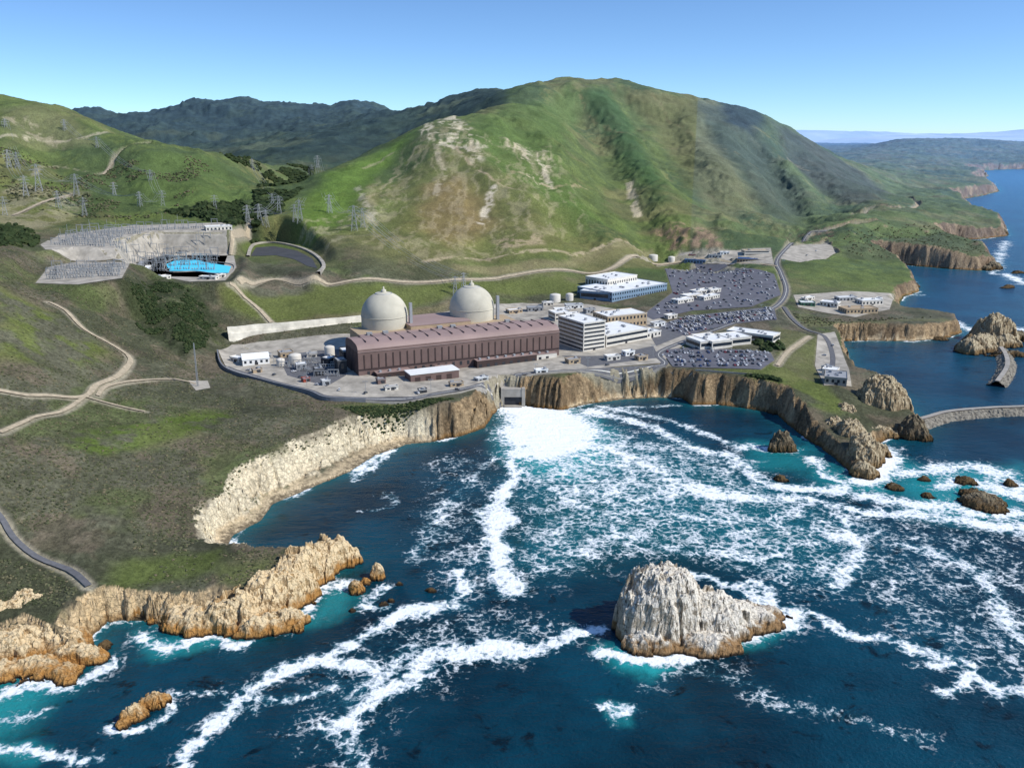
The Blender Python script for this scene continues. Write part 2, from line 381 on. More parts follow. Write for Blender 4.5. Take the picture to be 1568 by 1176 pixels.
# ------------------------------------------------------------------ materials
def ground_mat():
    t=NT("ground_soil_and_scrub")
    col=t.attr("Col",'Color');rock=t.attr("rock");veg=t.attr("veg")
    n1=t.noise(0.02,5,0.68);n2=t.noise(0.35,5,0.72)
    k=t.math('MULTIPLY',t.mr(n1,0.3,0.7,0.76,1.24,False),t.mr(n2,0.3,0.7,0.6,1.4,False))
    base=t.mul(col,k)
    mot=t.mr(t.noise(0.30,4,0.75),0.48,0.60)
    c1=t.mix(t.math('MULTIPLY',mot,t.math('MULTIPLY',veg,0.6)),base,t.mul(col,0.38))
    st=t.noise(0.22,6,0.76,0.7,t.scale((1,1,0.4)))
    cr=t.mr(st,0.36,0.50,0.0,1.0)
    vc=t.mr(t.voro(0.30,2.6,0.5),0.0,0.09,1.0,0.0)
    dk=t.math('MAXIMUM',t.math('SUBTRACT',1.0,cr),t.math('MULTIPLY',vc,0.6))
    c2=t.mix(t.math('MULTIPLY',dk,t.math('MULTIPLY',rock,0.62)),c1,t.mul(c1,0.45))
    sep=t.n('ShaderNodeSeparateXYZ');t.l(t.geo.outputs['Position'],sep.inputs[0])
    zz=t.math('ADD',sep.outputs[2],t.math('MULTIPLY',t.math('SUBTRACT',n2,0.5),5.0))
    c3=t.mix(t.math('MULTIPLY',t.mr(zz,4.5,1.2),t.math('MULTIPLY',rock,0.7)),c2,lin((140,104,58)))
    c4=t.mix(t.math('MULTIPLY',t.mr(zz,1.8,0.3),0.65),c3,lin((50,42,33)))
    t.l(c4,t.b.inputs['Base Color']);t.b.inputs['Roughness'].default_value=0.95;t.b.inputs['Specular IOR Level'].default_value=0.12
    hh=t.math('ADD',n2,t.math('MULTIPLY',t.math('SUBTRACT',st,t.math('MULTIPLY',vc,0.25)),t.math('MULTIPLY',rock,1.5)))
    t.bump(hh,0.85,1.7);return t.m
def rock_mat(name,top,side,low,dark=(48,40,32),gu=(0.35,0.7)):
    t=NT(name)
    sep=t.n('ShaderNodeSeparateXYZ');t.l(t.geo.outputs['Position'],sep.inputs[0])
    sn=t.n('ShaderNodeSeparateXYZ');t.l(t.geo.outputs['Normal'],sn.inputs[0])
    n1=t.noise(0.12,4,0.7,0.6);n2=t.noise(0.42,6,0.78,0.4,t.scale((1,1,0.6)));n3=t.noise(2.0,3,0.75)
    zz=t.math('ADD',sep.outputs[2],t.math('MULTIPLY',t.math('SUBTRACT',n1,0.5),14.0))
    c=t.mix(t.mr(n2,0.32,0.48),lin(dark),lin(side))
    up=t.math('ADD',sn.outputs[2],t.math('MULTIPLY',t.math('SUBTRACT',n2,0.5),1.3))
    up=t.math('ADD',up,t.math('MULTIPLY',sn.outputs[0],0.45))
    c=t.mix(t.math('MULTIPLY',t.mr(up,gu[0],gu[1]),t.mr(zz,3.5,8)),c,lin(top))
    c=t.mix(t.math('MULTIPLY',t.mr(zz,6.5,2.8),0.75),c,lin(low))
    c=t.mix(t.mr(t.math('ADD',sep.outputs[2],t.math('MULTIPLY',n2,2.5)),3.2,1.6),c,lin((46,38,30)))
    c=t.mix(t.mr(n3,0.42,0.32,0,.55),c,lin(dark))
    v1=t.mr(t.voro(0.28,3.0,0.4),0.0,0.06,1,0)
    c=t.mix(t.math('MULTIPLY',v1,0.5),c,t.mul(c,0.35))
    t.l(c,t.b.inputs['Base Color']);t.b.inputs['Roughness'].default_value=0.92;t.b.inputs['Specular IOR Level'].default_value=0.15
    hh=t.math('SUBTRACT',t.math('ADD',n2,t.math('MULTIPLY',n3,0.35)),t.math('MULTIPLY',v1,0.25))
    t.bump(hh,0.85,1.8);return t.m
def sea_mat():
    t=NT("ocean_water")
    F=t.attr("foam");Sh=t.attr("shallow")
    n1=t.noise(0.055,7,0.68,0.8);n2=t.noise(0.33,5,0.72,0.9)
    lace=t.mr(t.voro(0.17,14,0.10,det=4),0.0,0.26,1.0,0.0)
    N=t.math('ADD',t.math('MULTIPLY',t.math('SUBTRACT',n1,0.5),2.1),t.math('MULTIPLY',t.math('SUBTRACT',n2,0.5),1.4))
    N=t.math('ADD',N,t.math('MULTIPLY',t.math('SUBTRACT',lace,0.4),0.36))
    val=t.math('ADD',F,N)
    foam=t.mr(val,0.44,0.90,0,1,False);foam=t.math('MULTIPLY',foam,t.mr(F,0.02,0.22))
    halo=t.mr(val,0.05,0.75)
    deep=t.mix(t.mr(t.noise(0.008,4,0.65),0.35,0.65),lin((2,34,48)),lin((5,60,78)))
    deep=t.mix(t.mr(t.noise(0.05,4,0.7,0.5),0.56,0.68),deep,lin((3,22,32)))
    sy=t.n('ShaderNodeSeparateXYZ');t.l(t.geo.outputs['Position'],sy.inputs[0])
    deep=t.mix(t.mr(sy.outputs[1],500,5000,0,.7,False),deep,lin((74,134,182)))  # distance haze painted into the water colour, paler blue farther out
    c=t.mix(Sh,deep,lin((40,164,165)))
    c=t.mix(t.math('MULTIPLY',t.math('MULTIPLY',halo,t.mr(F,0.05,0.6)),0.5),c,lin((62,140,156)))
    c=t.mix(foam,c,lin((240,243,243)))
    t.l(c,t.b.inputs['Base Color'])
    t.l(t.math('MULTIPLY_ADD',foam,0.6,0.26),t.b.inputs['Roughness'])
    t.b.inputs['IOR'].default_value=1.33;t.b.inputs['Specular IOR Level'].default_value=0.26
    w1=t.noise(0.10,3,0.6,0.3,t.scale((0.6,1.3,1)));w2=t.noise(0.5,4,0.65)
    hh=t.math('ADD',t.math('MULTIPLY',w1,1.6),t.math('MULTIPLY',w2,0.8));hh=t.math('ADD',hh,t.math('MULTIPLY',foam,0.25))
    t.bump(hh,0.65,1.6);return t.m
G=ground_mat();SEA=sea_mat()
RK=rock_mat("guano_rock",(240,231,214),(186,170,146),(150,108,54),(74,66,57),(0.0,0.5))
RK2=rock_mat("ochre_rock",(232,208,166),(206,174,128),(178,122,50),(84,66,46),(0.15,.65))
RK3=rock_mat("dark_rock",(140,128,104),(112,98,78),(102,80,48),(46,38,31))
RK4=rock_mat("tan_rock",(196,180,148),(166,144,112),(130,102,62),(64,54,43),(0.2,.65))
RIP=simple("riprap_boulders",(126,120,108),0.95,0.6,0.5,0.9)
M_=dict(
 asph=simple("asphalt",(98,98,100),0.9,0.2,0.3),dirt=simple("pale_dirt",(168,154,130),0.95,0.25,0.3),conc=simple("concrete",(158,152,142),0.85,0.22,0.12,0.2),
 lot=simple("parking_asphalt",(96,96,102),0.9,0.2,0.1),slab=simple("gravel",(162,155,142),0.95,0.35,0.08),
 white=simple("white_roof",(228,228,224),0.6,0.08,0.1),cream=simple("cream_wall",(208,202,190),0.7,0.1,0.2),grey=simple("grey_wall",(150,152,154),0.7,0.1,0.2),
 blueg=simple("blue_grey_wall",(118,140,160),0.6,0.1,0.2),glass=simple("dark_glass",(38,48,58),0.2,0.2,0.4,0,0,0.6),brown=simple("brown_cladding",(112,92,86),0.75,0.16,0.06),
 brownd=simple("dark_brown_cladding",(68,55,52),0.8,0.15,0.1),roofb=simple("mauve_roof",(150,128,121),0.65,0.14,0.03),dome=simple("containment_concrete",(190,184,166),0.85,0.16,0.05,0.15),
 steel=simple("galvanised_steel",(160,162,162),0.5,0.1,1,0,0.1),dark=simple("dark_equipment",(52,54,58),0.7,0.3,0.3),wallc=simple("shotcrete",(210,204,188),0.9,0.28,0.09,0.5),
 blue=simple("blue_roof",(50,85,135),0.6,0.1,0.3),pool=simple("pool_water",(80,206,236),0.5,0.08,0.05,0,0,0.2),liner=simple("black_liner",(70,70,70),0.7,0.25,0.1),
 tan=simple("tan_wall",(170,150,122),0.8,0.12,0.2),seaw=simple("seawall_concrete",(118,120,124),0.85,0.2,0.15),paint=simple("road_paint",(215,212,200),0.7,0.1,1),
 tyre=simple("tyre",(24,24,25),0.9),green=simple("green_paint",(60,105,80),0.6,0.1),red=simple("red_paint",(140,60,45),0.6,0.1))
print("setup",time.time()-T0)
# ------------------------------------------------------------------ ground sheet
ca=np.linspace(-0.98,0.92,1300)
Yr=np.concatenate([np.exp(np.linspace(math.log(240),math.log(3500),950)),np.exp(np.linspace(math.log(3500),math.log(30000),231))[1:]])
A_,Y_=np.meshgrid(ca,Yr);X=(A_*Y_).ravel();Y=Y_.ravel()
h,d,w,b,pv,cl=Hfull(X,Y,True)
print("heights",time.time()-T0)
nr,ncol=len(Yr),len(ca)
Hg=h.reshape(nr,ncol)
gx=np.gradient(Hg,axis=1)/(np.gradient(A_,axis=1)*Y_);gy=np.gradient(Hg,axis=0)/np.gradient(Y_,axis=0)
slope=np.sqrt(gx**2+gy**2).ravel()
def C(c): return np.array(lin(c),np.float32)
def blend(col,m,c): return col*(1-m[:,None])+(C(c) if isinstance(c,tuple) else c)*m[:,None]
nb=fbm(X/130,Y/130,5,101);nm=fbm(X/35,Y/35,4,202);ns=fbm(X/8,Y/8,3,303)
wxn=nm*14;wyn=fbm(X/35,Y/35,4,404)*14
col=np.tile(C((98,97,78)),(len(X),1))
col=blend(col,sst(-0.1,0.3,nb+0.3*ns),(80,82,62))
col=blend(col,sst(0.0,0.3,nm+0.3*ns)*0.75,(112,101,84))
col=blend(col,sst(0.1,0.4,fbm(X/60,Y/60,4,606)+.2*ns)*0.6,(94,106,58))
col=blend(col,sst(0.25,0.5,rid(X/26,Y/40,4,616)+.2*ns)*0.45,(64,66,48))
veg=np.ones(len(X),np.float32)*0.85
mt=sst(1080,1350,Y)
hillc=np.tile(C((98,110,52)),(len(X),1))
hillc=blend(hillc,sst(-0.15,0.35,nb+0.25*nm),(114,113,66))
hillc=blend(hillc,sst(0.05,0.4,fbm(X/220,Y/220,4,505)+0.3*ns),(78,92,46))
hillc=blend(hillc,sst(0.1,0.5,rid(X/50,Y/50,4,515)+0.2*ns)*0.35,(60,72,40))
col=col*(1-mt[:,None])+hillc*mt[:,None];veg=veg*(1-mt)+0.4*mt
def region(pix,c,st=1.0,fe=12,vg=None,brk=0.0,scale=1.0,mod=None):
    global col,veg
    P=hp(pix)
    m=polymask(P,X+wxn*scale,Y+wyn*scale,fe)*st
    if brk: m=m*sst(-brk,brk*0.6,nm+0.6*ns)
    if mod is not None: m=m*mod
    col=blend(col,m,c)
    if vg is not None: veg=veg*(1-m)+vg*m
region([(450,330),(500,272),(560,245),(640,200),(600,250),(560,290),(540,330),(480,370)],(96,120,42),0.85,25)
region([(700,215),(760,175),(870,130),(890,160),(850,230),(880,300),(940,350),(860,370),(800,300)],(88,107,44),0.8,30)
region([(890,150),(930,140),(970,200),(1020,290),(1010,320),(960,270),(930,210)],(64,88,36),0.85,30)
region([(1060,160),(1120,170),(1180,230),(1240,300),(1210,340),(1140,300),(1090,240)],(74,80,50),0.8,40)
region([(960,150),(1060,155),(1110,240),(1160,310),(1100,330),(1050,270),(1000,200)],(110,108,60),0.75,30)
region([(1180,190),(1240,222),(1310,262),(1370,300),(1330,320),(1260,300),(1210,250)],(70,72,50),0.8,35)
region([(1100,160),(1135,168),(1170,190),(1150,205),(1110,190)],(44,52,38),0.85,25)
region([(620,270),(700,235),(780,270),(850,320),(900,365),(960,390),(800,400),(660,400),(580,390),(580,340)],(116,114,64),0.5,30)
region([(650,290),(700,265),(740,300),(760,350),(690,380),(630,350)],(138,108,74),0.5,35)
streak=sst(0.28,0.55,rid((X+wxn)/18,(Y+wyn)/80,4,717,0.6)+0.15*ns)
region([(620,240),(690,195),(760,215),(850,225),(880,300),(900,350),(800,385),(660,400),(560,380),(540,330),(560,290)],(190,174,140),0.26,20,mod=streak)
region([(640,210),(665,190),(715,195),(745,225),(740,250),(700,240),(670,228)],(204,192,164),0.8,8,0.3,0.25,mod=sst(0.05,.4,rid(X/20,Y/45,4,719)))
region([(775,218),(835,226),(850,258),(835,298),(808,270)],(200,184,154),0.7,8,0.3,0.2,mod=sst(.15,.45,rid(X/12,Y/45,4,721)))
region([(755,372),(830,362),(835,378),(770,388)],(188,166,134),0.6,8,0.2,0.25)
region([(460,352),(540,320),(600,320),(590,350),(500,390)],(172,162,128),0.45,12,0.2,0.3,mod=sst(.1,.45,rid(X/12,Y/22,4,723)))
region([(690,405),(860,400),(1000,385),(1010,398),(860,414),(700,420)],(146,134,98),0.6,8)
region([(1000,362),(1080,362),(1110,385),(1030,388)],(156,126,100),0.7,8,0.1,mod=sst(-.3,.2,nm+ns))
region([(0,170),(60,165),(120,190),(150,230),(90,240),(20,240)],(116,114,76),0.6,20)
region([(0,190),(40,185),(80,215),(110,240),(60,230)],(176,164,134),0.6,8,0.2,0.3,mod=sst(-.1,.3,rid(X/16,Y/30,4,725)))
region([(0,290),(60,280),(140,300),(90,345),(0,350)],(160,150,120),0.5,12,0.2,0.25)
region([(200,250),(330,250),(400,300),(380,330),(240,320),(190,290)],(92,110,48),0.5,20)
region([(340,440),(480,432),(720,432),(860,420),(900,440),(860,452),(700,450),(560,480),(420,492),(350,470)],(96,104,52),0.85,10,0.4)
region([(355,500),(440,490),(560,478),(700,460),(680,474),(560,487),(360,506)],(124,116,80),0.7,8)
region([(100,660),(250,640),(340,630),(360,640),(280,680),(160,700),(110,690)],(88,108,36),0.65,10,0.3,mod=sst(-.35,.1,nm+.5*ns))
region([(182,430),(235,426),(290,445),(325,470),(335,500),(318,525),(285,545),(240,515),(205,480)],(54,62,40),0.85,8,1.0,scale=1.6,mod=sst(-.45,-.1,nm+.4*ns))
region([(0,440),(60,470),(120,500),(180,545),(120,555),(0,560)],(98,110,46),0.65,12,0.5,mod=sst(-.35,.1,nm+.5*ns))
region([(170,860),(320,850),(330,880),(250,905),(160,910)],(90,102,48),0.7,8,0.4)
region([(330,868),(430,855),(440,870),(400,898),(345,895)],(98,106,62),0.8,6,0.4)
region([(520,620),(620,610),(700,610),(650,635),(580,660)],(84,96,52),0.8,6,0.5)
region([(1060,560),(1200,560),(1270,600),(1285,640),(1220,600),(1150,582)],(94,104,52),0.8,5,0.3)
region([(1190,500),(1260,520),(1250,580),(1190,590)],(104,106,64),0.6,6,0.3)
region([(1220,485),(1300,492),(1440,488),(1460,505),(1300,505),(1230,500)],(108,108,72),0.6,6,0.3)
region([(1285,380),(1520,375),(1520,405),(1300,402)],(84,90,54),0.7,10,0.6)
region([(880,400),(1010,395),(1010,412),(900,420)],(114,108,70),0.6,8)
for pix,wd,c,st in [([(755,288),(748,310),(735,345)],7,(205,192,166),0.9),([(965,290),(972,320),(978,335)],8,(190,176,146),0.8),([(790,225),(830,260),(845,290)],6,(200,188,160),.7),
 ([(1210,245),(1235,262)],12,(150,140,104),.5),([(545,290),(575,340)],6,(200,188,162),.45),([(700,195),(735,240)],6,(195,180,150),.6),([(610,235),(560,262)],5,(170,160,122),.5),
 ([(650,400),(760,396),(880,392),(985,388)],5,(184,166,134),.7),([(270,440),(255,480),(262,520)],2.5,(80,80,60),.4),([(700,230),(730,260),(760,285),(800,300)],4,(180,160,130),.6),
 ([(880,135),(900,180),(960,210),(1040,230)],6,(130,120,76),.5),([(1000,150),(1080,220),(1160,260)],6,(130,120,76),.45),([(640,230),(610,270),(560,310)],4,(180,165,130),.4),([(760,285),(790,262),(850,290),(900,300)],4,(170,150,116),.5),
 ([(660,210),(680,260),(668,300)],5,(190,176,146),.6),([(720,215),(726,250)],5,(196,182,150),.7),([(800,235),(812,262)],5,(200,186,156),.8),([(1000,260),(1090,300),(1180,330)],5,(124,116,76),.4),
 ([(0,225),(60,228),(130,215),(170,208)],6,(190,178,150),.6),([(30,275),(90,262),(150,275)],5,(180,168,136),.5)]:
    P=hp(pix);m=linemask(P,X+wxn*.6,Y+wyn*.6,wd*0.5,wd)*st*sst(-0.5,0.1,ns+nm);col=blend(col,m,c)
wood=sst(2350,2900,Y)*sst(0.0,-0.012,X/Y)
wood=wood*(0.8+0.2*sst(-0.35,0.0,nb))
col=blend(col,wood*0.97,(42,55,38));
col=blend(col,wood*sst(.0,.4,fbm(X/50,Y/50,3,821)+.3*fbm(X/20,Y/20,2,822))*.6,(58,70,46))
clr=wood*sst(0.15,0.45,fbm(X/260,Y/260,4,818)+.1*ns)*sst(4300,3600,Y);col=blend(col,clr*.5,(92,98,58))
region([(250,322),(300,318),(380,318),(400,340),(360,345),(300,335)],(52,60,38),0.9,10,1)
cream=sst(-50,-90,X)*sst(740,660,Y)*sst(440,470,Y)
rockm=np.maximum(sst(0.55,0.95,slope+0.15*ns)*sst(120,60,d)*(d>-5),0)
rockm=np.where(Y>1400,sst(0.5,0.8,slope)*sst(260,120,d),rockm)*(1-pv)
rockm=np.maximum(rockm,sst(0.35,0.6,cl+0.25*ns)*(d>0)*(1-pv)*sst(0.2,0.35,slope))
ledge=sst(0.05,0.3,nm+0.5*ns)*sst(0.45,0.8,np.clip((d-b)/np.maximum(w,1),0,1.2))
rockm=rockm*(1-0.75*ledge*(Y<1300))
rc=np.tile(C((172,148,114)),(len(X),1))
rc=blend(rc,sst(-0.2,0.4,nm+0.4*ns),(136,114,86))
rc=blend(rc,sst(0.1,0.5,rid(X/14,Y/14,3,626)+.3*ns)*.55,(102,86,66))
rc=blend(rc,sst(0.0,0.5,cream)*(0.8+.2*sst(-.3,.2,nm)),(230,216,184))
lf=sst(470,430,Y);rc=blend(rc,lf*0.8,(214,188,146))
col=col*(1-rockm[:,None])+rc*rockm[:,None];veg*=1-rockm
beach=sst(3.4,1.8,h)*(d>0)*(b>1)
col=blend(col,beach*0.9,(200,180,146))
rockm=rockm*(1-beach)
vp=pv*0.9;col=blend(col,vp,(150,142,122));veg*=1-vp
hz=1-np.exp(-np.maximum(Y-900,0)/13000.)  # aerial haze painted into the ground colour, growing with distance
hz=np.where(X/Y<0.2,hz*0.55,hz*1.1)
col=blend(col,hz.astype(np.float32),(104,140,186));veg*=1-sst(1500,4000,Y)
V=np.stack([X,Y,h],1)
idx=np.arange(nr*ncol).reshape(nr,ncol)
F=np.stack([idx[:-1,:-1],idx[:-1,1:],idx[1:,1:],idx[1:,:-1]],-1).reshape(-1,4)
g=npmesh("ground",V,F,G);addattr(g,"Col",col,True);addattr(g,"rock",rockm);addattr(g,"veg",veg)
print("ground",time.time()-T0)
# ------------------------------------------------------------------ sea
ca=np.linspace(-1.05,1.05,900)
Yr=np.concatenate([np.exp(np.linspace(math.log(170),math.log(4000),620)),np.exp(np.linspace(math.log(4000),math.log(400000),60))[1:]])
A_,Y_=np.meshgrid(ca,Yr);X=(A_*Y_).ravel();Y=Y_.ravel()
d,_,_=coastd(X,Y);d=-d
wx=X+fbm(X/28,Y/28,5,611,.6)*11+fbm(X/90,Y/90,3,618)*10;wy=Y+fbm(X/28,Y/28,5,612,.6)*11+fbm(X/90,Y/90,3,619)*10
wx2=X+fbm(X/10,Y/10,3,613)*3;wy2=Y+fbm(X/10,Y/10,3,614)*3
foam=np.zeros(len(X),np.float32);sh=np.zeros(len(X),np.float32)
wmod=.72+.55*fbm(X/45,Y/45,4,707)
def wl(L): return np.array([ll(u,v) for u,v in L])
def fline(L,wd,st,warp=True):
    global foam
    P=smooth_line(wl(L),8);x_,y_=(wx,wy) if warp else (wx2,wy2)
    m=sub(None,P,x_,y_,wd*6);
    if not m.any():return
    dd,_,_=segd(x_[m],y_[m],P,False);q=wd*(wmod[m]+.3);foam[m]=np.maximum(foam[m],st*(.76*np.exp(-(dd/q)**2)+.24*np.exp(-(dd/(q*2.6))**2)))
def fpoly(L,fe,st,shal=0):
    global foam,sh
    m=polymask(wl(L),wx,wy,fe);foam=np.maximum(foam,m*st)
    if shal: sh=np.maximum(sh,m*shal)
def spoly(L,fe,st):
    global sh
    sh=np.maximum(sh,polymask(wl(L),wx,wy,fe)*st)
fpoly([(760,622),(800,620),(860,628),(905,645),(925,665),(895,690),(850,706),(800,700),(765,665)],26,1.45)
spoly([(760,622),(870,628),(940,660),(940,710),(880,740),(810,730),(770,680)],24,0.8)
fpoly([(790,680),(900,640),(1010,670),(1120,700),(1290,760),(1390,800),(1330,900),(1200,920),(1080,860),(930,870),(840,900),(770,860)],28,0.42)
fpoly([(860,650),(960,660),(1080,720),(1080,800),(930,800),(800,740)],25,0.56)
fpoly([(660,700),(760,690),(770,800),(780,920),(700,940),(640,860)],24,0.30)
fpoly([(560,960),(720,930),(900,960),(820,1020),(650,1060),(560,1176),(440,1176),(480,1040)],22,0.29)
fpoly([(1290,790),(1568,800),(1700,1000),(1568,1060),(1400,1000),(1300,920)],25,0.31)
spoly([(800,690),(1000,680),(1200,740),(1300,860),(1000,850),(800,860)],40,0.18)
for L,wd,st in [([(768,652),(796,700),(776,760),(755,800),(760,850),(788,905)],6.5,0.98),([(700,868),(716,920),(650,935),(590,955),(530,985)],4,0.85),
 ([(925,968),(870,985),(800,1012),(720,1003),(650,1010),(635,1040),(590,1070),(530,1115)],4.5,0.95),([(720,925),(640,937),(560,970),(500,1012),(440,1040),(400,1080),(340,1120),(270,1180)],4.5,0.95),
 ([(570,1020),(500,1015),(430,1040)],5,0.85),([(540,1050),(480,1070),(420,1080)],3,0.75),([(620,1000),(560,1080),(540,1140),(560,1176)],6,0.58),
 ([(850,650),(930,688),(1000,722),(1060,745),(1150,758),(1260,765),(1350,785),(1450,790),(1600,812)],7,0.9),([(900,632),(1000,655),(1060,688),(1130,705),(1200,742),(1290,742)],8,0.85),
 ([(930,625),(1010,640),(1080,665),(1140,690)],6,0.7),([(800,720),(900,790),(1000,830),(1080,850),(1200,850)],8,0.6),([(830,700),(950,760),(1080,790),(1200,800),(1300,830)],9,0.6),
 ([(1270,790),(1300,820),(1325,850),(1300,895)],6,0.72),([(1380,835),(1450,852),(1520,880),(1545,940),(1600,1000)],6,0.68),([(1160,905),(1200,930),(1250,935),(1310,962),(1390,985),(1480,1010),(1530,1060)],4.5,0.8),
 ([(1290,962),(1345,968)],4,1.0),([(1390,1000),(1440,1000)],4,1.0),([(1440,1050),(1490,1020),(1540,1060),(1600,1060)],5,0.85),([(1055,880),(1110,895),(1180,903),(1195,930)],3.5,0.9),
 ([(1000,1040),(1100,1010),(1250,1080),(1400,1120)],6,0.36),([(-40,1150),(20,1158),(60,1165),(140,1170)],4,0.95),([(240,1060),(330,1062),(420,1100)],4,0.42),
 ([(-20,1120),(20,1100),(80,1080)],4,0.5),([(590,700),(545,725),(540,735)],3,0.7),([(850,632),(950,625),(1030,620)],4,.6),([(560,780),(600,775),(580,755)],2.5,.42),
 ([(1250,700),(1262,725),(1290,742)],4,0.95),([(1150,685),(1180,690),(1215,690)],5,0.9),([(640,860),(690,790),(740,720),(770,690)],7,.46),([(700,890),(740,830),(760,760)],7,.42)]: fline(L,wd,st)
for L,wd,st in [([(355,825),(362,845),(372,850)],3,1.0),([(545,722),(575,700),(600,690)],3.5,1.0),([(220,975),(260,992),(320,970),(350,990),(375,985)],3.6,0.95),
 ([(440,965),(462,950),(475,925),(500,895),(540,900)],3.6,0.85),([(1120,975),(1160,965),(1200,955),(1210,940)],5,1.2),([(925,1000),(960,1008),(1030,1010),(1060,1005)],4,1.1),
 ([(1310,738),(1340,735),(1362,705),(1352,690)],7,1.2),([(1330,760),(1380,770),(1450,775),(1510,790),(1560,785)],9,0.95),([(1370,725),(1430,720),(1500,715),(1560,745)],9,0.85),([(1440,745),(1480,735),(1560,760)],8,.9),
 ([(930,1082),(955,1078),(968,1086),(948,1096)],3,0.8),([(170,1115),(200,1120),(250,1100),(262,1080)],3,0.9),([(0,1065),(60,1045),(110,1050),(165,1020)],4,0.9),
 ([(590,900),(560,925),(590,930)],3,0.8),([(1540,420),(1570,435)],10,0.9),([(1330,440),(1410,452)],7,.6),([(1540,370),(1520,420)],10,.6),([(1440,480),(1475,500),(1490,510)],6,.7),([(1535,500),(1568,505)],10,.9),
 ([(1300,550),(1310,575),(1350,590)],2,.5)]: fline(L,wd,st,False)
for L,fe,st in [([(1110,985),(1130,950),(1200,940),(1215,960),(1160,985)],9,0.9),([(915,1000),(960,990),(1060,1010),(1000,1030),(930,1015)],7,0.8),([(1230,690),(1300,735),(1370,700),(1400,720),(1350,760),(1250,740)],18,0.6),
 ([(1360,720),(1560,715),(1590,800),(1420,790)],22,0.55),([(0,1040),(120,1040),(80,1080),(0,1130),(-60,1150),(-60,1050)],14,0.6),([(220,965),(330,965),(380,990),(240,1000)],7,0.5),
 ([(450,960),(490,910),(550,890),(540,930),(480,955)],8,0.45),([(925,1078),(975,1073),(975,1095),(930,1095)],6,0.6),([(1140,680),(1240,680),(1260,720),(1160,720)],14,.4),([(-30,1135),(60,1150),(0,1180),(-40,1176)],8,.6)]: spoly(L,fe,st)
shore=np.exp(-np.maximum(d,0)/3.2)*sst(-0.05,0.35,fbm(X/30,Y/30,3,900))*0.85
foam=np.maximum(foam,shore*(Y<6000));sh=np.maximum(sh,0.2*np.exp(-np.maximum(d,0)/10))
V=np.stack([X,Y,np.zeros_like(X)],1);nr,ncol=len(Yr),len(ca);idx=np.arange(nr*ncol).reshape(nr,ncol)
F=np.stack([idx[:-1,:-1],idx[:-1,1:],idx[1:,1:],idx[1:,:-1]],-1).reshape(-1,4)
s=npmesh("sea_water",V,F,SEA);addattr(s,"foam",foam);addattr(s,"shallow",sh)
print("sea",time.time()-T0)
# ------------------------------------------------------------------ distant range beyond the bay
hzm=NT("haze_tinted_hills");hzm.put(hzm.b.inputs['Base Color'],hzm.mix(hzm.mr(hzm.noise(0.0006,4,0.6),0.3,0.7),lin((150,180,214)),lin((172,196,222))));hzm.b.inputs['Roughness'].default_value=1  # pale blue surface colour stands in for atmospheric haze
n=260;xs=np.linspace(2000,24000,n);V=[];F=[]
for Yc,amp,seed in [(24000,330,1),(30000,620,2)]:
    o=len(V);k=9
    for j in range(k):
        q=j/(k-1);z=math.sin(q*math.pi)**0.8
        hh=amp*z*(0.55+0.55*fbm(xs/3500+j*0.12,xs*0+seed*9.1,5,seed))*sst(6500,11000,xs+ (0 if seed==1 else 1500))
        for x_,z_v in zip(xs,hh):V.append((x_,Yc+(q-0.5)*5000,z_v-2))
    for j in range(k-1):
        for i in range(n-1):
            a=o+j*n+i;F.append((a,a+1,a+n+1,a+n))
mk("distant_hills",V,F,hzm.m,None,True)
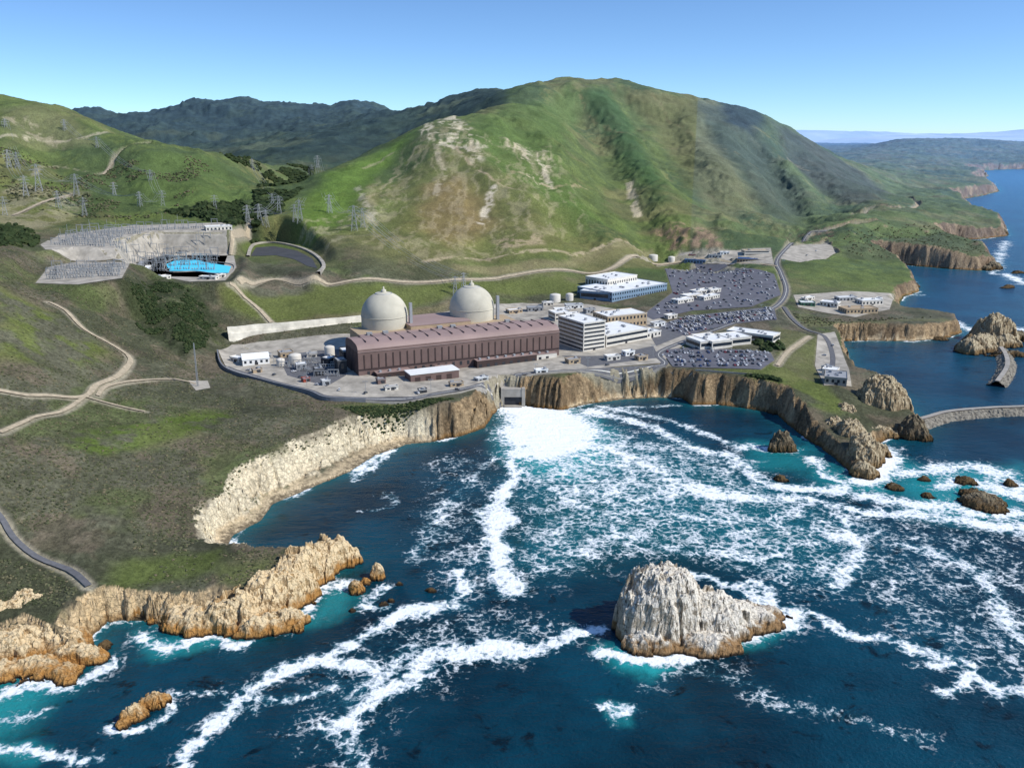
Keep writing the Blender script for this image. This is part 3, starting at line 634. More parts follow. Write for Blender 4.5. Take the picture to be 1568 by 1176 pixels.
# ------------------------------------------------------------------ sea rocks
def rock(name,lobes,mat,seed=0,res=0.9,rough=1.0):
    L=[]
    for u,v,rx,ry,hh,p,rot in lobes:
        x,y=ll(u,v);L.append((x,y,rx,ry,hh,p,math.radians(rot)))
    x0=min(l[0]-max(l[2],l[3])*1.4 for l in L);x1=max(l[0]+max(l[2],l[3])*1.4 for l in L)
    y0=min(l[1]-max(l[2],l[3])*1.4 for l in L);y1=max(l[1]+max(l[2],l[3])*1.4 for l in L)
    nx=max(12,int((x1-x0)/res));ny=max(12,int((y1-y0)/res))
    gx,gy=np.meshgrid(np.linspace(x0,x1,nx),np.linspace(y0,y1,ny));x=gx.ravel();y=gy.ravel()
    R0=np.mean([l[2] for l in L]);sc_=max(R0/3.2,1.6)
    e0,v0=cell(x/(R0*.42)+fbm(x/9,y/9,2,seed)*.4,y/(R0*.42)+fbm(x/9,y/9,2,seed+4)*.4,seed+40)
    qx=x+fbm(x/sc_,y/sc_,4,seed+1,0.6)*R0*0.24*rough+v0*R0*.09;qy=y+fbm(x/sc_,y/sc_,4,seed+2,0.6)*R0*0.24*rough-v0*R0*.09
    hh=np.full(x.shape,-4.0)
    for cx,cy,rx,ry,H_,p,a in L:
        ex=(qx-cx)*math.cos(a)+(qy-cy)*math.sin(a);ey=-(qx-cx)*math.sin(a)+(qy-cy)*math.cos(a)
        r=np.sqrt((ex/rx)**2+(ey/ry)**2)
        hh=np.maximum(hh,np.where(r<1,H_*np.clip(1-r**p,0,1)**0.75,-(r-1)*R0*1.2))
    Hm=max(l[4] for l in L)
    k=np.clip(hh/Hm,0,1)**0.5
    hh=hh+k*(rid(x/(sc_*1.1),y/(sc_*1.1),4,seed+5,0.6)*Hm*0.12*rough+fbm(x/2.5,y/2.5,3,seed+8)*0.6)
    e1,v1=cell(x/max(2.6,R0*.2)+fbm(x/4,y/4,2,seed+3)*.5,y/max(2.6,R0*.2)+fbm(x/4,y/4,2,seed+6)*.5,seed+50)
    e2,v2=cell(x/1.7+fbm(x/2,y/2,2,seed+3)*.3,y/1.7,seed+60)
    hh=hh+k*(v0*Hm*.05+v1*Hm*.04*min(1,rough)-Hm*.03*np.exp(-e1*8)+v2*min(.6,Hm*.05))
    X3=x+fbm(y/4,hh/3,3,seed+11)*1.0*rough+v1*.4;Y3=y+fbm(x/4,hh/3,3,seed+12)*1.0*rough
    V=np.stack([X3,Y3,np.maximum(hh,-4)],1);idx=np.arange(nx*ny).reshape(ny,nx)
    F=np.stack([idx[:-1,:-1],idx[:-1,1:],idx[1:,1:],idx[1:,:-1]],-1).reshape(-1,4)
    F=F[V[F,2].max(1)>-3.9]
    return npmesh(name,V,F,mat,False)
rock("sea_stack",[(1012,960,22,22,32,3.4,10),(985,968,15,15,24,2.8,0),(1036,955,14,14,31,2.4,0),(1078,962,26,15,20,2.4,-12),(1108,958,20,12,15,2,-10),(1140,955,20,12,10,2.0,0),(1172,945,12,8,5,2,0),(1085,990,16,10,8,2,0),(1000,990,16,9,8,2,0)],RK,3,0.5,0.6)
rock("rocky_headland",[(370,950,26,10,15,2.2,25),(420,930,26,12,20,2.2,40),(460,895,26,10,20,2.2,50),(500,868,20,9,17,2.2,30),(400,965,15,9,9,2,10),(310,958,22,10,9,2,0),(275,945,16,9,9,2,0),(440,955,12,8,9,2,0)],RK2,11,0.5,0.85)
rock("rocky_headland",[(50,950,26,13,17,2,10),(0,960,26,14,17,2,0),(-60,975,26,18,18,2,0),(20,1000,22,11,12,2,15),(90,985,18,11,11,2,-20),(120,1010,14,9,8,2,0),(60,1025,18,8,6,2,0),(-20,1035,20,9,7,2,0),(95,1035,10,6,4,2,0)],RK2,21,0.5,0.85)
rock("rocky_headland",[(115,935,11,6,10,2,10),(165,940,14,5,9,2,0),(210,938,16,5,8,2,0),(255,930,12,5,8,2,-10)],RK2,25,0.5,0.9)
rock("sea_rock",[(205,1100,6,4.5,6,2,30),(235,1080,8,4,6,2,30),(190,1112,3,3,3,2,0)],RK2,31,0.35)
rock("sea_rock",[(578,885,4.5,4,9,2.4,0),(546,905,4.5,5,6,2.2,0),(560,893,3,3,3,2,0)],RK2,41,0.35)
for i,(u,v,r,hh) in enumerate([(660,905,3,1.6),(588,925,2.5,1.5),(158,992,4,4),(540,935,2,1.5),(1195,735,5,4),(1370,748,6,4),(1415,735,4,3),(1478,738,8,4),(1545,742,5,4),(1420,760,5,2.5),(1330,655,6,6),(1232,650,6,5),(600,920,2,1.5),(610,895,2,1.4)]):
    rock("sea_rock",[(u,v,r,r*0.8,hh,2,i*30),(u+r*1.2,v+r*.3,r*.6,r*.5,hh*.6,2,0)],RK3,50+i*3,0.45)
rock("sea_rock",[(1505,772,15,12,7,2,0),(1490,760,9,7,5,2,0),(1520,780,9,8,5,2,0)],RK3,91,0.6)
rock("sea_stack",[(1196,688,9,8,14,2.6,0),(1185,690,6,5,8,2,0),(1207,690,6,5,8,2,0)],RK3,101,0.5)
rock("rocky_headland",[(1320,705,14,22,20,2.3,-20),(1300,680,16,18,19,2.4,0),(1275,668,14,12,15,2.3,0),(1325,728,10,8,9,2,0),(1345,695,9,10,8,2,0),(1245,665,9,7,9,2,0),(1340,668,22,9,8,2,0),(1290,650,16,14,17,2.3,0)],RK4,111,0.7)
rock("sea_stack",[(1348,634,25,22,34,2.4,0),(1330,636,14,14,26,2.3,0),(1370,636,13,14,24,2.2,0)],RK4,121,0.7,0.7)
rock("sea_stack",[(1396,668,13,11,17,2.2,0),(1410,672,8,8,9,2,0)],RK3,131,0.7)
rock("sea_stack",[(1522,522,28,22,32,1.8,0),(1500,535,26,18,18,2,0),(1485,540,16,14,15,2,0),(1540,530,20,12,14,2,0)],RK4,141,0.9,0.8)
rock("sea_rock",[(1545,545,25,8,6,2,0),(1560,520,16,12,10,2,0)],RK3,151,1.0)
for i,(u,v,r,hh) in enumerate([(1395,440,14,9),(1520,412,18,14),(1480,410,15,9),(1545,440,12,4),(1500,362,25,20),(1530,358,25,16),(1560,418,10,4),(1440,520,9,4),(1190,632,9,7),(1230,640,10,10),(1510,334,30,12)]):
    rock("sea_rock",[(u,v,r,r*.7,hh,2,i*20),(u-r*.5,v+r*.1,r*.7,r*.5,hh*.6,2,0)],RK3,160+i*3,max(0.8,r/14))
def mound(name,pix,top,halfw,mat,seed,crest=None):
    P=smooth_line(np.array([ll(u,v) for u,v in pix]),1.5);n=len(P);T=np.gradient(P,axis=0);T/=np.linalg.norm(T,axis=1)[:,None];N=np.stack([-T[:,1],T[:,0]],1)
    prof=np.linspace(-1,1,25);V=[]
    for q in prof:
        zz=np.where(abs(q)<0.22,top,top*(1-(abs(q)-0.22)/0.6));xy=P+N*(q*halfw)
        nz=0 if abs(q)<0.2 else 1
        z=zz+nz*fbm(xy[:,0]/1.6,xy[:,1]/1.6,2,seed)*1.8
        V.append(np.stack([xy[:,0]+nz*fbm(xy[:,1]/2,xy[:,0]/2,2,seed+3)*.8,xy[:,1],z],1))
    V=np.concatenate(V);k=len(prof);idx=np.arange(k*n).reshape(k,n)
    F=np.stack([idx[:-1,:-1],idx[:-1,1:],idx[1:,1:],idx[1:,:-1]],-1).reshape(-1,4)[:,::-1]
    e=empty(name);npmesh("rubble_mound",V,F,mat,False,e)
    V=[];
    for q in (-0.2,0.2):
        xy=P+N*(q*halfw);V.append(np.stack([xy[:,0],xy[:,1],np.full(n,top+0.9)],1))
    V=np.concatenate(V);idx=np.arange(2*n).reshape(2,n);F=np.stack([idx[:-1,:-1],idx[:-1,1:],idx[1:,1:],idx[1:,:-1]],-1).reshape(-1,4)[:,::-1]
    npmesh("crest_slab",V,F,M_['conc'],False,e)
mound("breakwater",[(1395,655),(1420,648),(1450,640),(1500,635),(1568,632),(1750,628)],5.5,12,RIP,5)
mound("breakwater",[(1524,530),(1538,548),(1541,568),(1526,592)],5,11,RIP,8)
print("rocks",time.time()-T0)
# ------------------------------------------------------------------ pavement sheets
def drape(name,P,mat,off,step=6):
    P=np.array(P);x0,y0=P.min(0);x1,y1=P.max(0);n=len(P);bd=[]
    for i in range(n):
        a=P[i];c=P[(i+1)%n];k=max(1,int(np.linalg.norm(c-a)/step))
        for j in range(k):bd.append(a+(c-a)*j/k)
    bd=np.array(bd)
    gx,gy=np.meshgrid(np.arange(x0,x1,step),np.arange(y0,y1,step));gx=gx.ravel()+.01;gy=gy.ravel()+.01
    dd,_,ins=segd(gx,gy,P,True,None,True);k=ins&(dd>step*.4)
    pts=np.concatenate([bd,np.stack([gx[k],gy[k]],1)])
    e=[(i,(i+1)%len(bd)) for i in range(len(bd))]
    r=delaunay_2d_cdt([Vector(p) for p in pts],e,[],1,1e-4)
    q=np.array([tuple(p) for p in r[0]]);z=Hs(q[:,0],q[:,1])+off
    return mk(name,np.column_stack([q,z]),r[2],mat)
drape("plant_yard_pavement",YARD,M_['slab'],0.10)
for P in LOTS: drape("parking_lot",P,M_['lot'],0.22)
nms=["switchyard_pad","switchyard_pad","reservoir_pad","service_yard","intake_yard","gravel_lot","service_yard","mast_pad"]
for nmx,P in zip(nms,SLABS): drape(nmx,P,M_['slab'],0.10)
for L in [[(425,545),(520,535),(530,575),(500,592),(440,575)],[(860,545),(930,545),(1000,530),(1010,548),(900,562)],[(990,505),(1040,500),(1050,512),(1005,530)]]:
    drape("asphalt_apron",hp(L),M_['asph'],0.16)
def ribbon(name,P,wd,mat,off,parent=None):
    n=len(P);T=np.gradient(P,axis=0);T/=np.linalg.norm(T,axis=1)[:,None];N=np.stack([-T[:,1],T[:,0]],1)
    V=[];ks=[-.5,-.17,.17,.5];jit=fbm(P[:,0]/9,P[:,1]/9,3,42)*.25 if mat is M_['dirt'] else 0
    for q in ks:
        xy=P+N*(q*wd*(1+jit))[:,None] if mat is M_['dirt'] else P+N*q*wd
        V.append(np.column_stack([xy,Hs(xy[:,0],xy[:,1])+off]))
    V=np.concatenate(V);idx=np.arange(len(ks)*n).reshape(len(ks),n)
    F=np.stack([idx[:-1,:-1],idx[:-1,1:],idx[1:,1:],idx[1:,:-1]],-1).reshape(-1,4)[:,::-1]
    return npmesh(name,V,F,mat,True,parent)
for i,(nmx,m,wd,P) in enumerate(RDW):
    r=ribbon(nmx,P,wd,M_[m],0.34+0.03*(i%4))
    if nmx=="access_road": ribbon("centre_line",P,0.5,M_['paint'],0.36+0.03*(i%4),None).name="road_marking"
# ------------------------------------------------------------------ boxes in a building frame
class Fr:
    def __init__(s,A,B,z):
        s.A=np.array(A,float);v=np.array(B,float)-s.A;s.L=np.linalg.norm(v);s.s=v/s.L;s.n=np.array([-s.s[1],s.s[0]]);s.z=z
    def p(s,a,b,c):
        q=s.A+s.s*a+s.n*b;return (q[0],q[1],s.z+c)
BF=[(0,3,2,1),(4,5,6,7),(0,1,5,4),(1,2,6,5),(2,3,7,6),(3,0,4,7)]
def boxes(name,fr,B,mat,parent):
    V=[];F=[]
    for a0,a1,b0,b1,c0,c1 in B:
        o=len(V);V+=[fr.p(a0,b0,c0),fr.p(a1,b0,c0),fr.p(a1,b1,c0),fr.p(a0,b1,c0),fr.p(a0,b0,c1),fr.p(a1,b0,c1),fr.p(a1,b1,c1),fr.p(a0,b1,c1)]
        F+=[tuple(o+i for i in f) for f in BF]
    return mk(name,V,F,mat,parent)
def building(name,a,b_,depth,hh,wall,roof,floors=1,band=False,units=3,gable=False,zoff=0,seed=0):
    rg=random.Random(seed+int(a[0]*7+a[1]));h2=hit([a,b_]);z=min(h2[0][2],h2[1][2])+zoff
    fr=Fr(h2[0][:2],h2[1][:2],z);L=fr.L;e=empty(name)
    boxes("walls",fr,[(0,L,0,depth,-4,hh)],wall,e)
    if gable:
        V=[fr.p(-.4,-.5,hh),fr.p(L+.4,-.5,hh),fr.p(L+.4,depth/2,hh+depth*.2),fr.p(-.4,depth/2,hh+depth*.2),fr.p(L+.4,depth+.5,hh),fr.p(-.4,depth+.5,hh)]
        mk("roof",V,[(0,1,2,3),(3,2,4,5),(0,3,5),(1,4,2),(0,5,4,1)],roof,e)
    else:
        boxes("roof",fr,[(-.3,L+.3,-.3,depth+.3,hh+.01,hh+.35)],roof,e)
        t=.35;boxes("parapet",fr,[(-.3,L+.3,-.3,-.3+t,hh+.36,hh+1),(-.3,L+.3,depth+.3-t,depth+.3,hh+.36,hh+1),(-.3,-.3+t,t,depth-t,hh+.36,hh+1),(L+.3-t,L+.3,t,depth-t,hh+.36,hh+1)],wall,e)
        U=[]
        for i in range(units):
            s0=rg.uniform(.08,.85)*L;n0=rg.uniform(.1,.8)*depth;U.append((s0,min(s0+rg.uniform(1.5,4),L-1),n0,min(n0+rg.uniform(1.5,3.5),depth-1),hh+.36,hh+rg.uniform(1.4,2.6)))
        if U:boxes("roof_units",fr,U,M_['grey'],e)
    Wn=[];fh=hh/floors
    for f in range(floors):
        z0=f*fh+fh*.38;z1=f*fh+fh*.80
        if band:
            Wn+=[(1,L-1,-.08,0.02,z0,z1),(-.08,.02,1,depth-1,z0,z1),(L-.02,L+.08,1,depth-1,z0,z1)]
        else:
            k=max(1,int(L/4.5))
            for i in range(k):
                c=(i+.5)*L/k;Wn.append((c-1.1,c+1.1,-.08,.02,z0,z1))
            k=max(1,int(depth/5))
            for i in range(k):
                c=(i+.5)*depth/k;Wn.append((-.08,.02,c-1.1,c+1.1,z0,z1));Wn.append((L-.02,L+.08,c-1.1,c+1.1,z0,z1))
    boxes("windows",fr,Wn,M_['glass'],e)
    boxes("door",fr,[(L*.45,L*.45+3,-.14,-.02,0,3)],M_['dark'],e)
    return fr,e
# turbine building
A=ll(550,581,26);B=ll(856,546,26);fr=Fr(A,B,26);L=fr.L;e=empty("turbine_building");D=44
prof=[(0,-3),(0,9),(0,24.5),(.5,27),(1.8,29),(4,30.5),(8,31.4),(22,32.6),(36,31.4),(40,30.5),(42.2,29),(43.5,27),(44,24.5),(44,-3)]
V=[];k=len(prof)
for a in (0,L):
    for nn_,zz in prof:V.append(fr.p(a,nn_,zz))
wf=[];rf=[]
for i in range(k-1):
    f=(i,k+i,k+i+1,i+1);(rf if 3<=i<=9 else wf).append(f)
wf+=[tuple(range(k))[::1],tuple(range(2*k-1,k-1,-1))]
mk("walls",V,wf,M_['brown'],e);mk("roof",V,rf,M_['roofb'],e)
fins=[];st=6.8;x=5
while x<L-3:
    fins.append((x,x+1.1,-.35,.02,9.5,22));x+=st
boxes("wall_flutes",fr,fins,M_['brownd'],e)
boxes("cornice",fr,[(-.3,L+.3,-.5,-.02,24.5,25.2)],M_['roofb'],e)
boxes("plinth_band",fr,[(0.2,L-.2,-.6,-.03,8.2,9.2)],M_['brownd'],e)
boxes("louvres",fr,[(x,x+2.2,-.25,.02,3,6.5) for x in np.arange(8,L-6,7.5)]+[(x,x+4,-.27,.02,0,5) for x in (60,130,182)],M_['dark'],e)
boxes("roof_seams",fr,[(x,x+.3,8,36,31.3,32.75) for x in np.arange(10,L,12)],M_['brown'],e)
boxes("end_wall_panels",fr,[(-.3,.02,y0,y0+1,3,24) for y0 in np.arange(4,42,5)]+[(L-.02,L+.3,y0,y0+1,3,24) for y0 in np.arange(4,42,5)],M_['brownd'],e)
TB=fr
for nmx,B_,m1 in [("pump_annex",(14,46,-10,-.7,-3,6),M_['brownd']),("workshop_annex",(112,175,-9,-.7,-3,7),M_['brownd']),("workshop_annex",(72,88,-14,-.7,-3,5),M_['brown']),("electrical_annex",(176,198,-7,-.7,-3,6),M_['cream'])]:
    e=empty(nmx);boxes("walls",fr,[B_],m1,e);boxes("roof",fr,[(B_[0]-.3,B_[1]+.3,B_[2]-.3,B_[3]-.05,B_[5]+.01,B_[5]+.5)],M_['roofb'],e)
    boxes("doors",fr,[(x,x+3,B_[2]-.12,B_[2]+.02,0,3.6) for x in np.arange(B_[0]+2,B_[1]-4,8)],M_['dark'],e)
    boxes("roof_units",fr,[(x,x+2,B_[2]+2,B_[2]+4.5,B_[5]+.52,B_[5]+2.2) for x in np.arange(B_[0]+3,B_[1]-3,9)],M_['grey'],e)
e=empty("storage_hall");boxes("walls",fr,[(38,84,-33,-16,-3,7.5)],M_['brown'],e);boxes("roof",fr,[(37.5,84.5,-33.5,-15.5,7.51,8.3)],M_['white'],e)
boxes("doors",fr,[(x,x+5,-33.1,-32.98,0,5) for x in (42,52,62,72)],M_['brownd'],e)
e=empty("auxiliary_building");boxes("walls",fr,[(18,186,52,96,-3,27),(70,134,60,110,27,31)],M_['tan'],e);boxes("roof",fr,[(17.5,186.5,51.5,59.9,27.02,27.6),(69.7,134.3,59.7,110.3,31.02,31.6)],M_['roofb'],e)
boxes("roof_units",fr,[(x,x+5,53,57,27.6,30) for x in (24,40,96,110,170)],M_['grey'],e)
def lathe(name,c,prof,seg,mat,parent,z0=26):
    V=[];F=[]
    for r,z in prof:
        for i in range(seg):
            a=2*math.pi*i/seg;V.append((c[0]+r*math.cos(a),c[1]+r*math.sin(a),z0+z))
    for j in range(len(prof)-1):
        for i in range(seg):
            F.append((j*seg+i,j*seg+(i+1)%seg,(j+1)*seg+(i+1)%seg,(j+1)*seg+i))
    F.append(tuple(range((len(prof)-1)*seg,len(prof)*seg)))
    return mk(name,V,F,mat,parent,True)
for s_ in (53,148):
    e=empty("containment_dome");c=fr.p(s_,91,0);Rr=23.3
    lathe("concrete_shell",c,[(Rr,-3),(Rr,20),(Rr,38.5)]+[(Rr*math.cos(t),38.5+Rr*math.sin(t)) for t in np.linspace(.03,1.5,26)],72,M_['dome'],e)
    for zz in (8,23,38):lathe("ring_band",c,[(Rr+.02,zz),(Rr+.35,zz+.05),(Rr+.35,zz+.6),(Rr+.02,zz+.65)],72,M_['dome'],e)
    lathe("vent_cap",c,[(2.6,61),(2.6,63.6),(2.0,64.2),(.9,64.6),(.8,67),(.1,67.2)],20,M_['dome'],e)
    lathe("walkway_ring",c,[(8.0,59.8),(8.2,60.8),(8.4,60.8),(8.6,59.6)],40,M_['steel'],e)
    boxes("vent_stack",fr,[(s_+20.5,s_+23.2,72,75,0,52)],M_['grey'],e)
# retaining wall
P=smooth_line(np.array([ll(352,531,26),ll(400,526,26),ll(470,520,26),ll(556,511,26),ll(600,503,26)]),5)
n=len(P);T=np.gradient(P,axis=0);T/=np.linalg.norm(T,axis=1)[:,None];N=np.stack([-T[:,1],T[:,0]],1)
V=[];rows=[(0,-2),(1.2,6.5),(2.2,6.6),(3.5,13),(4.5,13.1),(5.8,19.5),(7,19.6),(18,14.2)]
for q,zz in rows:
    xy=P+N*q;z=26+zz+(0.7*fbm(np.arange(n)*.35,np.arange(n)*0.,3,5)*(zz>5));V.append(np.column_stack([xy,z]))
V=np.concatenate(V);idx=np.arange(len(rows)*n).reshape(len(rows),n);F=np.stack([idx[:-1,:-1],idx[:-1,1:],idx[1:,1:],idx[1:,:-1]],-1).reshape(-1,4)
npmesh("retaining_wall",V,F,M_['wallc'],False)
def wallalong(name,pix,hh,th,mat,z=None,post=False):
    Pw=hit(pix)[:,:2] if z is None else wz(pix,z)
    P=smooth_line(Pw,4);n=len(P);T=np.gradient(P,axis=0);T/=np.linalg.norm(T,axis=1)[:,None];N=np.stack([-T[:,1],T[:,0]],1);zb=Hs(P[:,0],P[:,1]) if z is None else np.full(n,float(z))
    V=np.concatenate([np.column_stack([P-N*th/2,zb-3]),np.column_stack([P-N*th/2,zb+hh]),np.column_stack([P+N*th/2,zb+hh]),np.column_stack([P+N*th/2,zb-3])])
    idx=np.arange(4*n).reshape(4,n);F=np.stack([idx[:-1,:-1],idx[:-1,1:],idx[1:,1:],idx[1:,:-1]],-1).reshape(-1,4)[:,::-1]
    return npmesh(name,V,F,mat,False)
wallalong("seawall",[(333,540),(344,566),(400,585),(470,602),(500,613),(560,616)],3.2,1.2,M_['seaw'])
wallalong("perimeter_wall",[(560,616),(640,614),(722,598),(760,590)],1.6,.6,M_['conc'])
wallalong("perimeter_wall",[(800,585),(900,574),(1010,569),(1030,575),(1160,575)],1.4,.5,M_['conc'])
c=ll(784,617,3);e=empty("discharge_structure");f3=Fr((c[0]-10,c[1]-2),(c[0]+12,c[1]-2),0)
boxes("headwall",f3,[(0,3,0,18,-3,17),(19,22,0,18,-3,17),(3.02,18.98,0.5,18,9,16.5)],M_['conc'],e);boxes("apron",f3,[(3.02,18.98,-3,18,-2,1.2)],M_['conc'],e)
boxes("outfall_openings",f3,[(3.05,18.95,2,3,1.22,8.98)],M_['dark'],e)
building("office_tower",(893,539),(926,534),46,29,M_['cream'],M_['white'],7,True,4)
building("office_annex",(872,512),(893,511),28,19,M_['cream'],M_['white'],4,True,3)
building("service_building",(928,532),(992,519),46,12,M_['cream'],M_['white'],2,True,9)
building("service_building",(930,506),(990,498),32,15,M_['tan'],M_['white'],2,False,6)
building("small_office",(850,492),(874,489),20,9,M_['cream'],M_['white'],2,True,3)
building("warehouse",(937,463),(1021,445),62,12,M_['blueg'],M_['white'],2,False,10)
building("warehouse",(888,457),(935,462),46,11,M_['blueg'],M_['white'],1,True,6)
building("warehouse",(930,447),(975,436),40,16,M_['cream'],M_['white'],1,False,5)
building("low_office",(1072,536),(1150,527),26,8,M_['cream'],M_['white'],1,True,8)
building("low_office",(1057,524),(1090,536),26,8,M_['cream'],M_['white'],1,True,3)
building("low_office",(1112,515),(1183,527),22,8,M_['cream'],M_['white'],1,True,6)
for a,b2 in [((1038,466),(1062,462)),((1052,459),(1076,455)),((1066,452),(1090,448)),((1078,461),(1102,456)),((1088,450),(1104,447))]:
    building("modular_office",a,b2,12,4.5,M_['cream'],M_['white'],1,False,2)
building("maintenance_shop",(1048,404),(1080,403),18,7,M_['blueg'],M_['blue'],1,False,2)
building("maintenance_shop",(1128,403),(1172,398),20,7,M_['tan'],M_['blue'],1,False,2)
building("maintenance_shop",(1085,396),(1105,395),16,6,M_['cream'],M_['grey'],1,False,2)
building("training_building",(1140,392),(1178,389),18,8,M_['cream'],M_['tan'],2,True,2)
building("shed",(1226,468),(1248,470),14,5,M_['green'],M_['white'],1,False,1)
building("shed",(1255,468),(1282,472),16,6,M_['cream'],M_['white'],1,False,2)
building("shed",(1296,481),(1344,480),20,6,M_['tan'],M_['tan'],1,False,3)
building("shed",(1320,467),(1352,468),18,7,M_['cream'],M_['white'],1,False,2)
building("shed",(1285,461),(1312,461),12,5,M_['grey'],M_['white'],1,False,1)
building("intake_structure",(1262,588),(1296,592),26,7,M_['conc'],M_['grey'],1,False,5)
building("intake_workshop",(1258,575),(1280,577),14,6,M_['cream'],M_['white'],1,False,2)
building("metal_shed",(372,561),(413,557),20,6,M_['white'],M_['white'],1,False,0,True)
building("guard_house",(352,552),(366,556),8,4,M_['cream'],M_['white'],1,False,0)
building("control_house",(316,356),(356,354),18,7,M_['cream'],M_['white'],1,False,3)
building("control_house",(240,424),(262,427),9,3.5,M_['cream'],M_['white'],1,False,1)
building("pump_house",(305,428),(330,429),8,3,M_['cream'],M_['white'],1,False,1)
building("small_office",(985,520),(1012,515),16,6,M_['cream'],M_['white'],1,False,2)
for i,(u,v,w2,dp,hh,m) in enumerate([(440,548,20,12,5,'tan'),(462,566,16,8,5,'grey'),(490,575,14,9,6,'dark'),(510,560,12,10,8,'dark'),(478,548,15,9,4,'cream'),(500,590,12,6,4,'grey'),(525,572,14,14,12,'dark'),(940,552,20,8,4,'cream'),(880,557,18,8,4,'tan'),(965,545,14,7,4,'white'),(700,592,20,6,3,'tan'),(740,583,16,6,3,'grey'),(600,598,20,5,3,'cream'),(862,480,24,14,5,'cream'),(820,477,24,10,5,'grey'),(790,480,20,10,4,'tan'),(880,473,26,10,5,'white'),(225,412,14,6,3,'cream'),(1010,500,16,8,4,'white'),(1030,488,14,8,4,'cream'),(780,587,14,6,4,'cream'),(830,572,18,6,3,'white'),(985,552,14,7,4,'tan'),
 (535,560,16,16,14,'dark'),(470,585,10,5,3,'red'),(410,548,12,6,3,'grey'),(395,571,14,6,3,'tan'),(648,602,12,4,3,'dark'),(585,588,12,6,4,'brown'),(1270,568,10,6,4,'grey'),(1345,462,12,7,4,'white'),(1240,460,14,7,4,'cream'),(1060,393,10,6,4,'red'),(1110,390,14,8,5,'white'),(905,480,14,8,5,'grey'),(840,468,16,8,4,'cream'),(215,405,12,5,3,'grey'),(340,425,12,5,3,'cream')]):
    building("equipment_shed",(u-w2/2,v+1),(u+w2/2,v-1),dp,hh,M_[m],M_['white' if i%2 else 'grey'],1,False,1)
for u,v,r,hh in [(452,556,6,8),(1000,398,8,8),(850,462,7,9),(872,460,5,8),(1028,400,6,7),(430,560,4,6),(505,545,5,9)]:
    c=hit([(u,v)])[0];e=empty("water_tank");lathe("tank_shell",c,[(r,-2),(r,hh),(r*.97,hh+.4),(r*.5,hh+1.3),(.2,hh+1.6)],28,M_['cream'],e,c[2])
def flatsheet(name,pix,z,mat):
    P=[ll(u,v,z) for u,v in pix];return mk(name,[(x,y,z) for x,y in P],[tuple(range(len(P)))],mat)
flatsheet("reservoir_pool",[(254,405),(268,399),(300,398),(322,403),(354,408),(350,418),(325,418),(300,415),(260,415)][::-1],81.3,M_['pool'])
wallalong("reservoir_kerb",[(252,405),(268,397.5),(300,396.5),(323,401.5),(357,407),(352,420),(325,420),(300,417),(257,417),(252,405)],1.7,1.2,M_['conc'],80)
flatsheet("lined_basin",[(384,392),(392,379),(420,377),(455,384),(478,396),(486,411),(472,408),(450,397),(422,391),(402,392)][::-1],75.6,M_['liner'])
wallalong("basin_berm",[(380,394),(389,376),(422,373),(460,381),(484,393),(496,408),(488,419)],2.6,4.5,M_['slab'],75)
print("buildings",time.time()-T0)
# ------------------------------------------------------------------ lattice structures
def strut(V,F,p,q,w):
    p=np.array(p,float);q=np.array(q,float);dv=q-p;ln=np.linalg.norm(dv);dv/=ln
    a=np.cross(dv,(0,0,1) if abs(dv[2])<.9 else (1,0,0));a/=np.linalg.norm(a);b2=np.cross(dv,a);o=len(V)
    for c in (p,q):
        for s1,s2 in ((-1,-1),(1,-1),(1,1),(-1,1)):V.append(tuple(c+a*s1*w/2+b2*s2*w/2))
    F+= [(o,o+1,o+5,o+4),(o+1,o+2,o+6,o+5),(o+2,o+3,o+7,o+6),(o+3,o,o+4,o+7),(o,o+3,o+2,o+1),(o+4,o+5,o+6,o+7)]
def tower_mesh(H=42,bw=4.2,w=.5):
    V=[];F=[];lv=np.linspace(0,1,7)
    def wd(t):return bw*(1-t)**1.1+.8
    cs=[(-1,-1),(1,-1),(1,1),(-1,1)]
    for i in range(6):
        t0,t1=lv[i],lv[i+1]
        for j in range(4):
            a=cs[j];b2=cs[(j+1)%4]
            strut(V,F,(a[0]*wd(t0),a[1]*wd(t0),t0*H),(a[0]*wd(t1),a[1]*wd(t1),t1*H),w)
            strut(V,F,(a[0]*wd(t0),a[1]*wd(t0),t0*H),(b2[0]*wd(t1),b2[1]*wd(t1),t1*H),w*.5)
            strut(V,F,(b2[0]*wd(t0),b2[1]*wd(t0),t0*H),(a[0]*wd(t1),a[1]*wd(t1),t1*H),w*.5)
    for z,l in ((.62,8),(.78,10),(.93,7)):
        for sg in (-1,1):
            strut(V,F,(0,-.8,z*H),(sg*l,0,z*H),w*.7);strut(V,F,(0,.8,z*H),(sg*l,0,z*H),w*.7);strut(V,F,(sg*.8,0,z*H+2.2),(sg*l,0,z*H),w*.6)
            strut(V,F,(sg*l,0,z*H),(sg*l,0,z*H-2),w*.5)
    me=bpy.data.meshes.new("lattice");me.from_pydata(V,[],F);me.materials.append(M_['steel']);return me
TM=tower_mesh()
TW={}
def tower(u,v,s=1.0,rot=0.3):
    c=hit([(u,v)])[0];s*=.95;o=bpy.data.objects.new("transmission_tower",TM);sc.collection.objects.link(o);o.location=(c[0],c[1],c[2]-.5);o.scale=(s,s,s);o.rotation_euler=(0,0,rot);TW[(u,v)]=(c,s,rot);return c
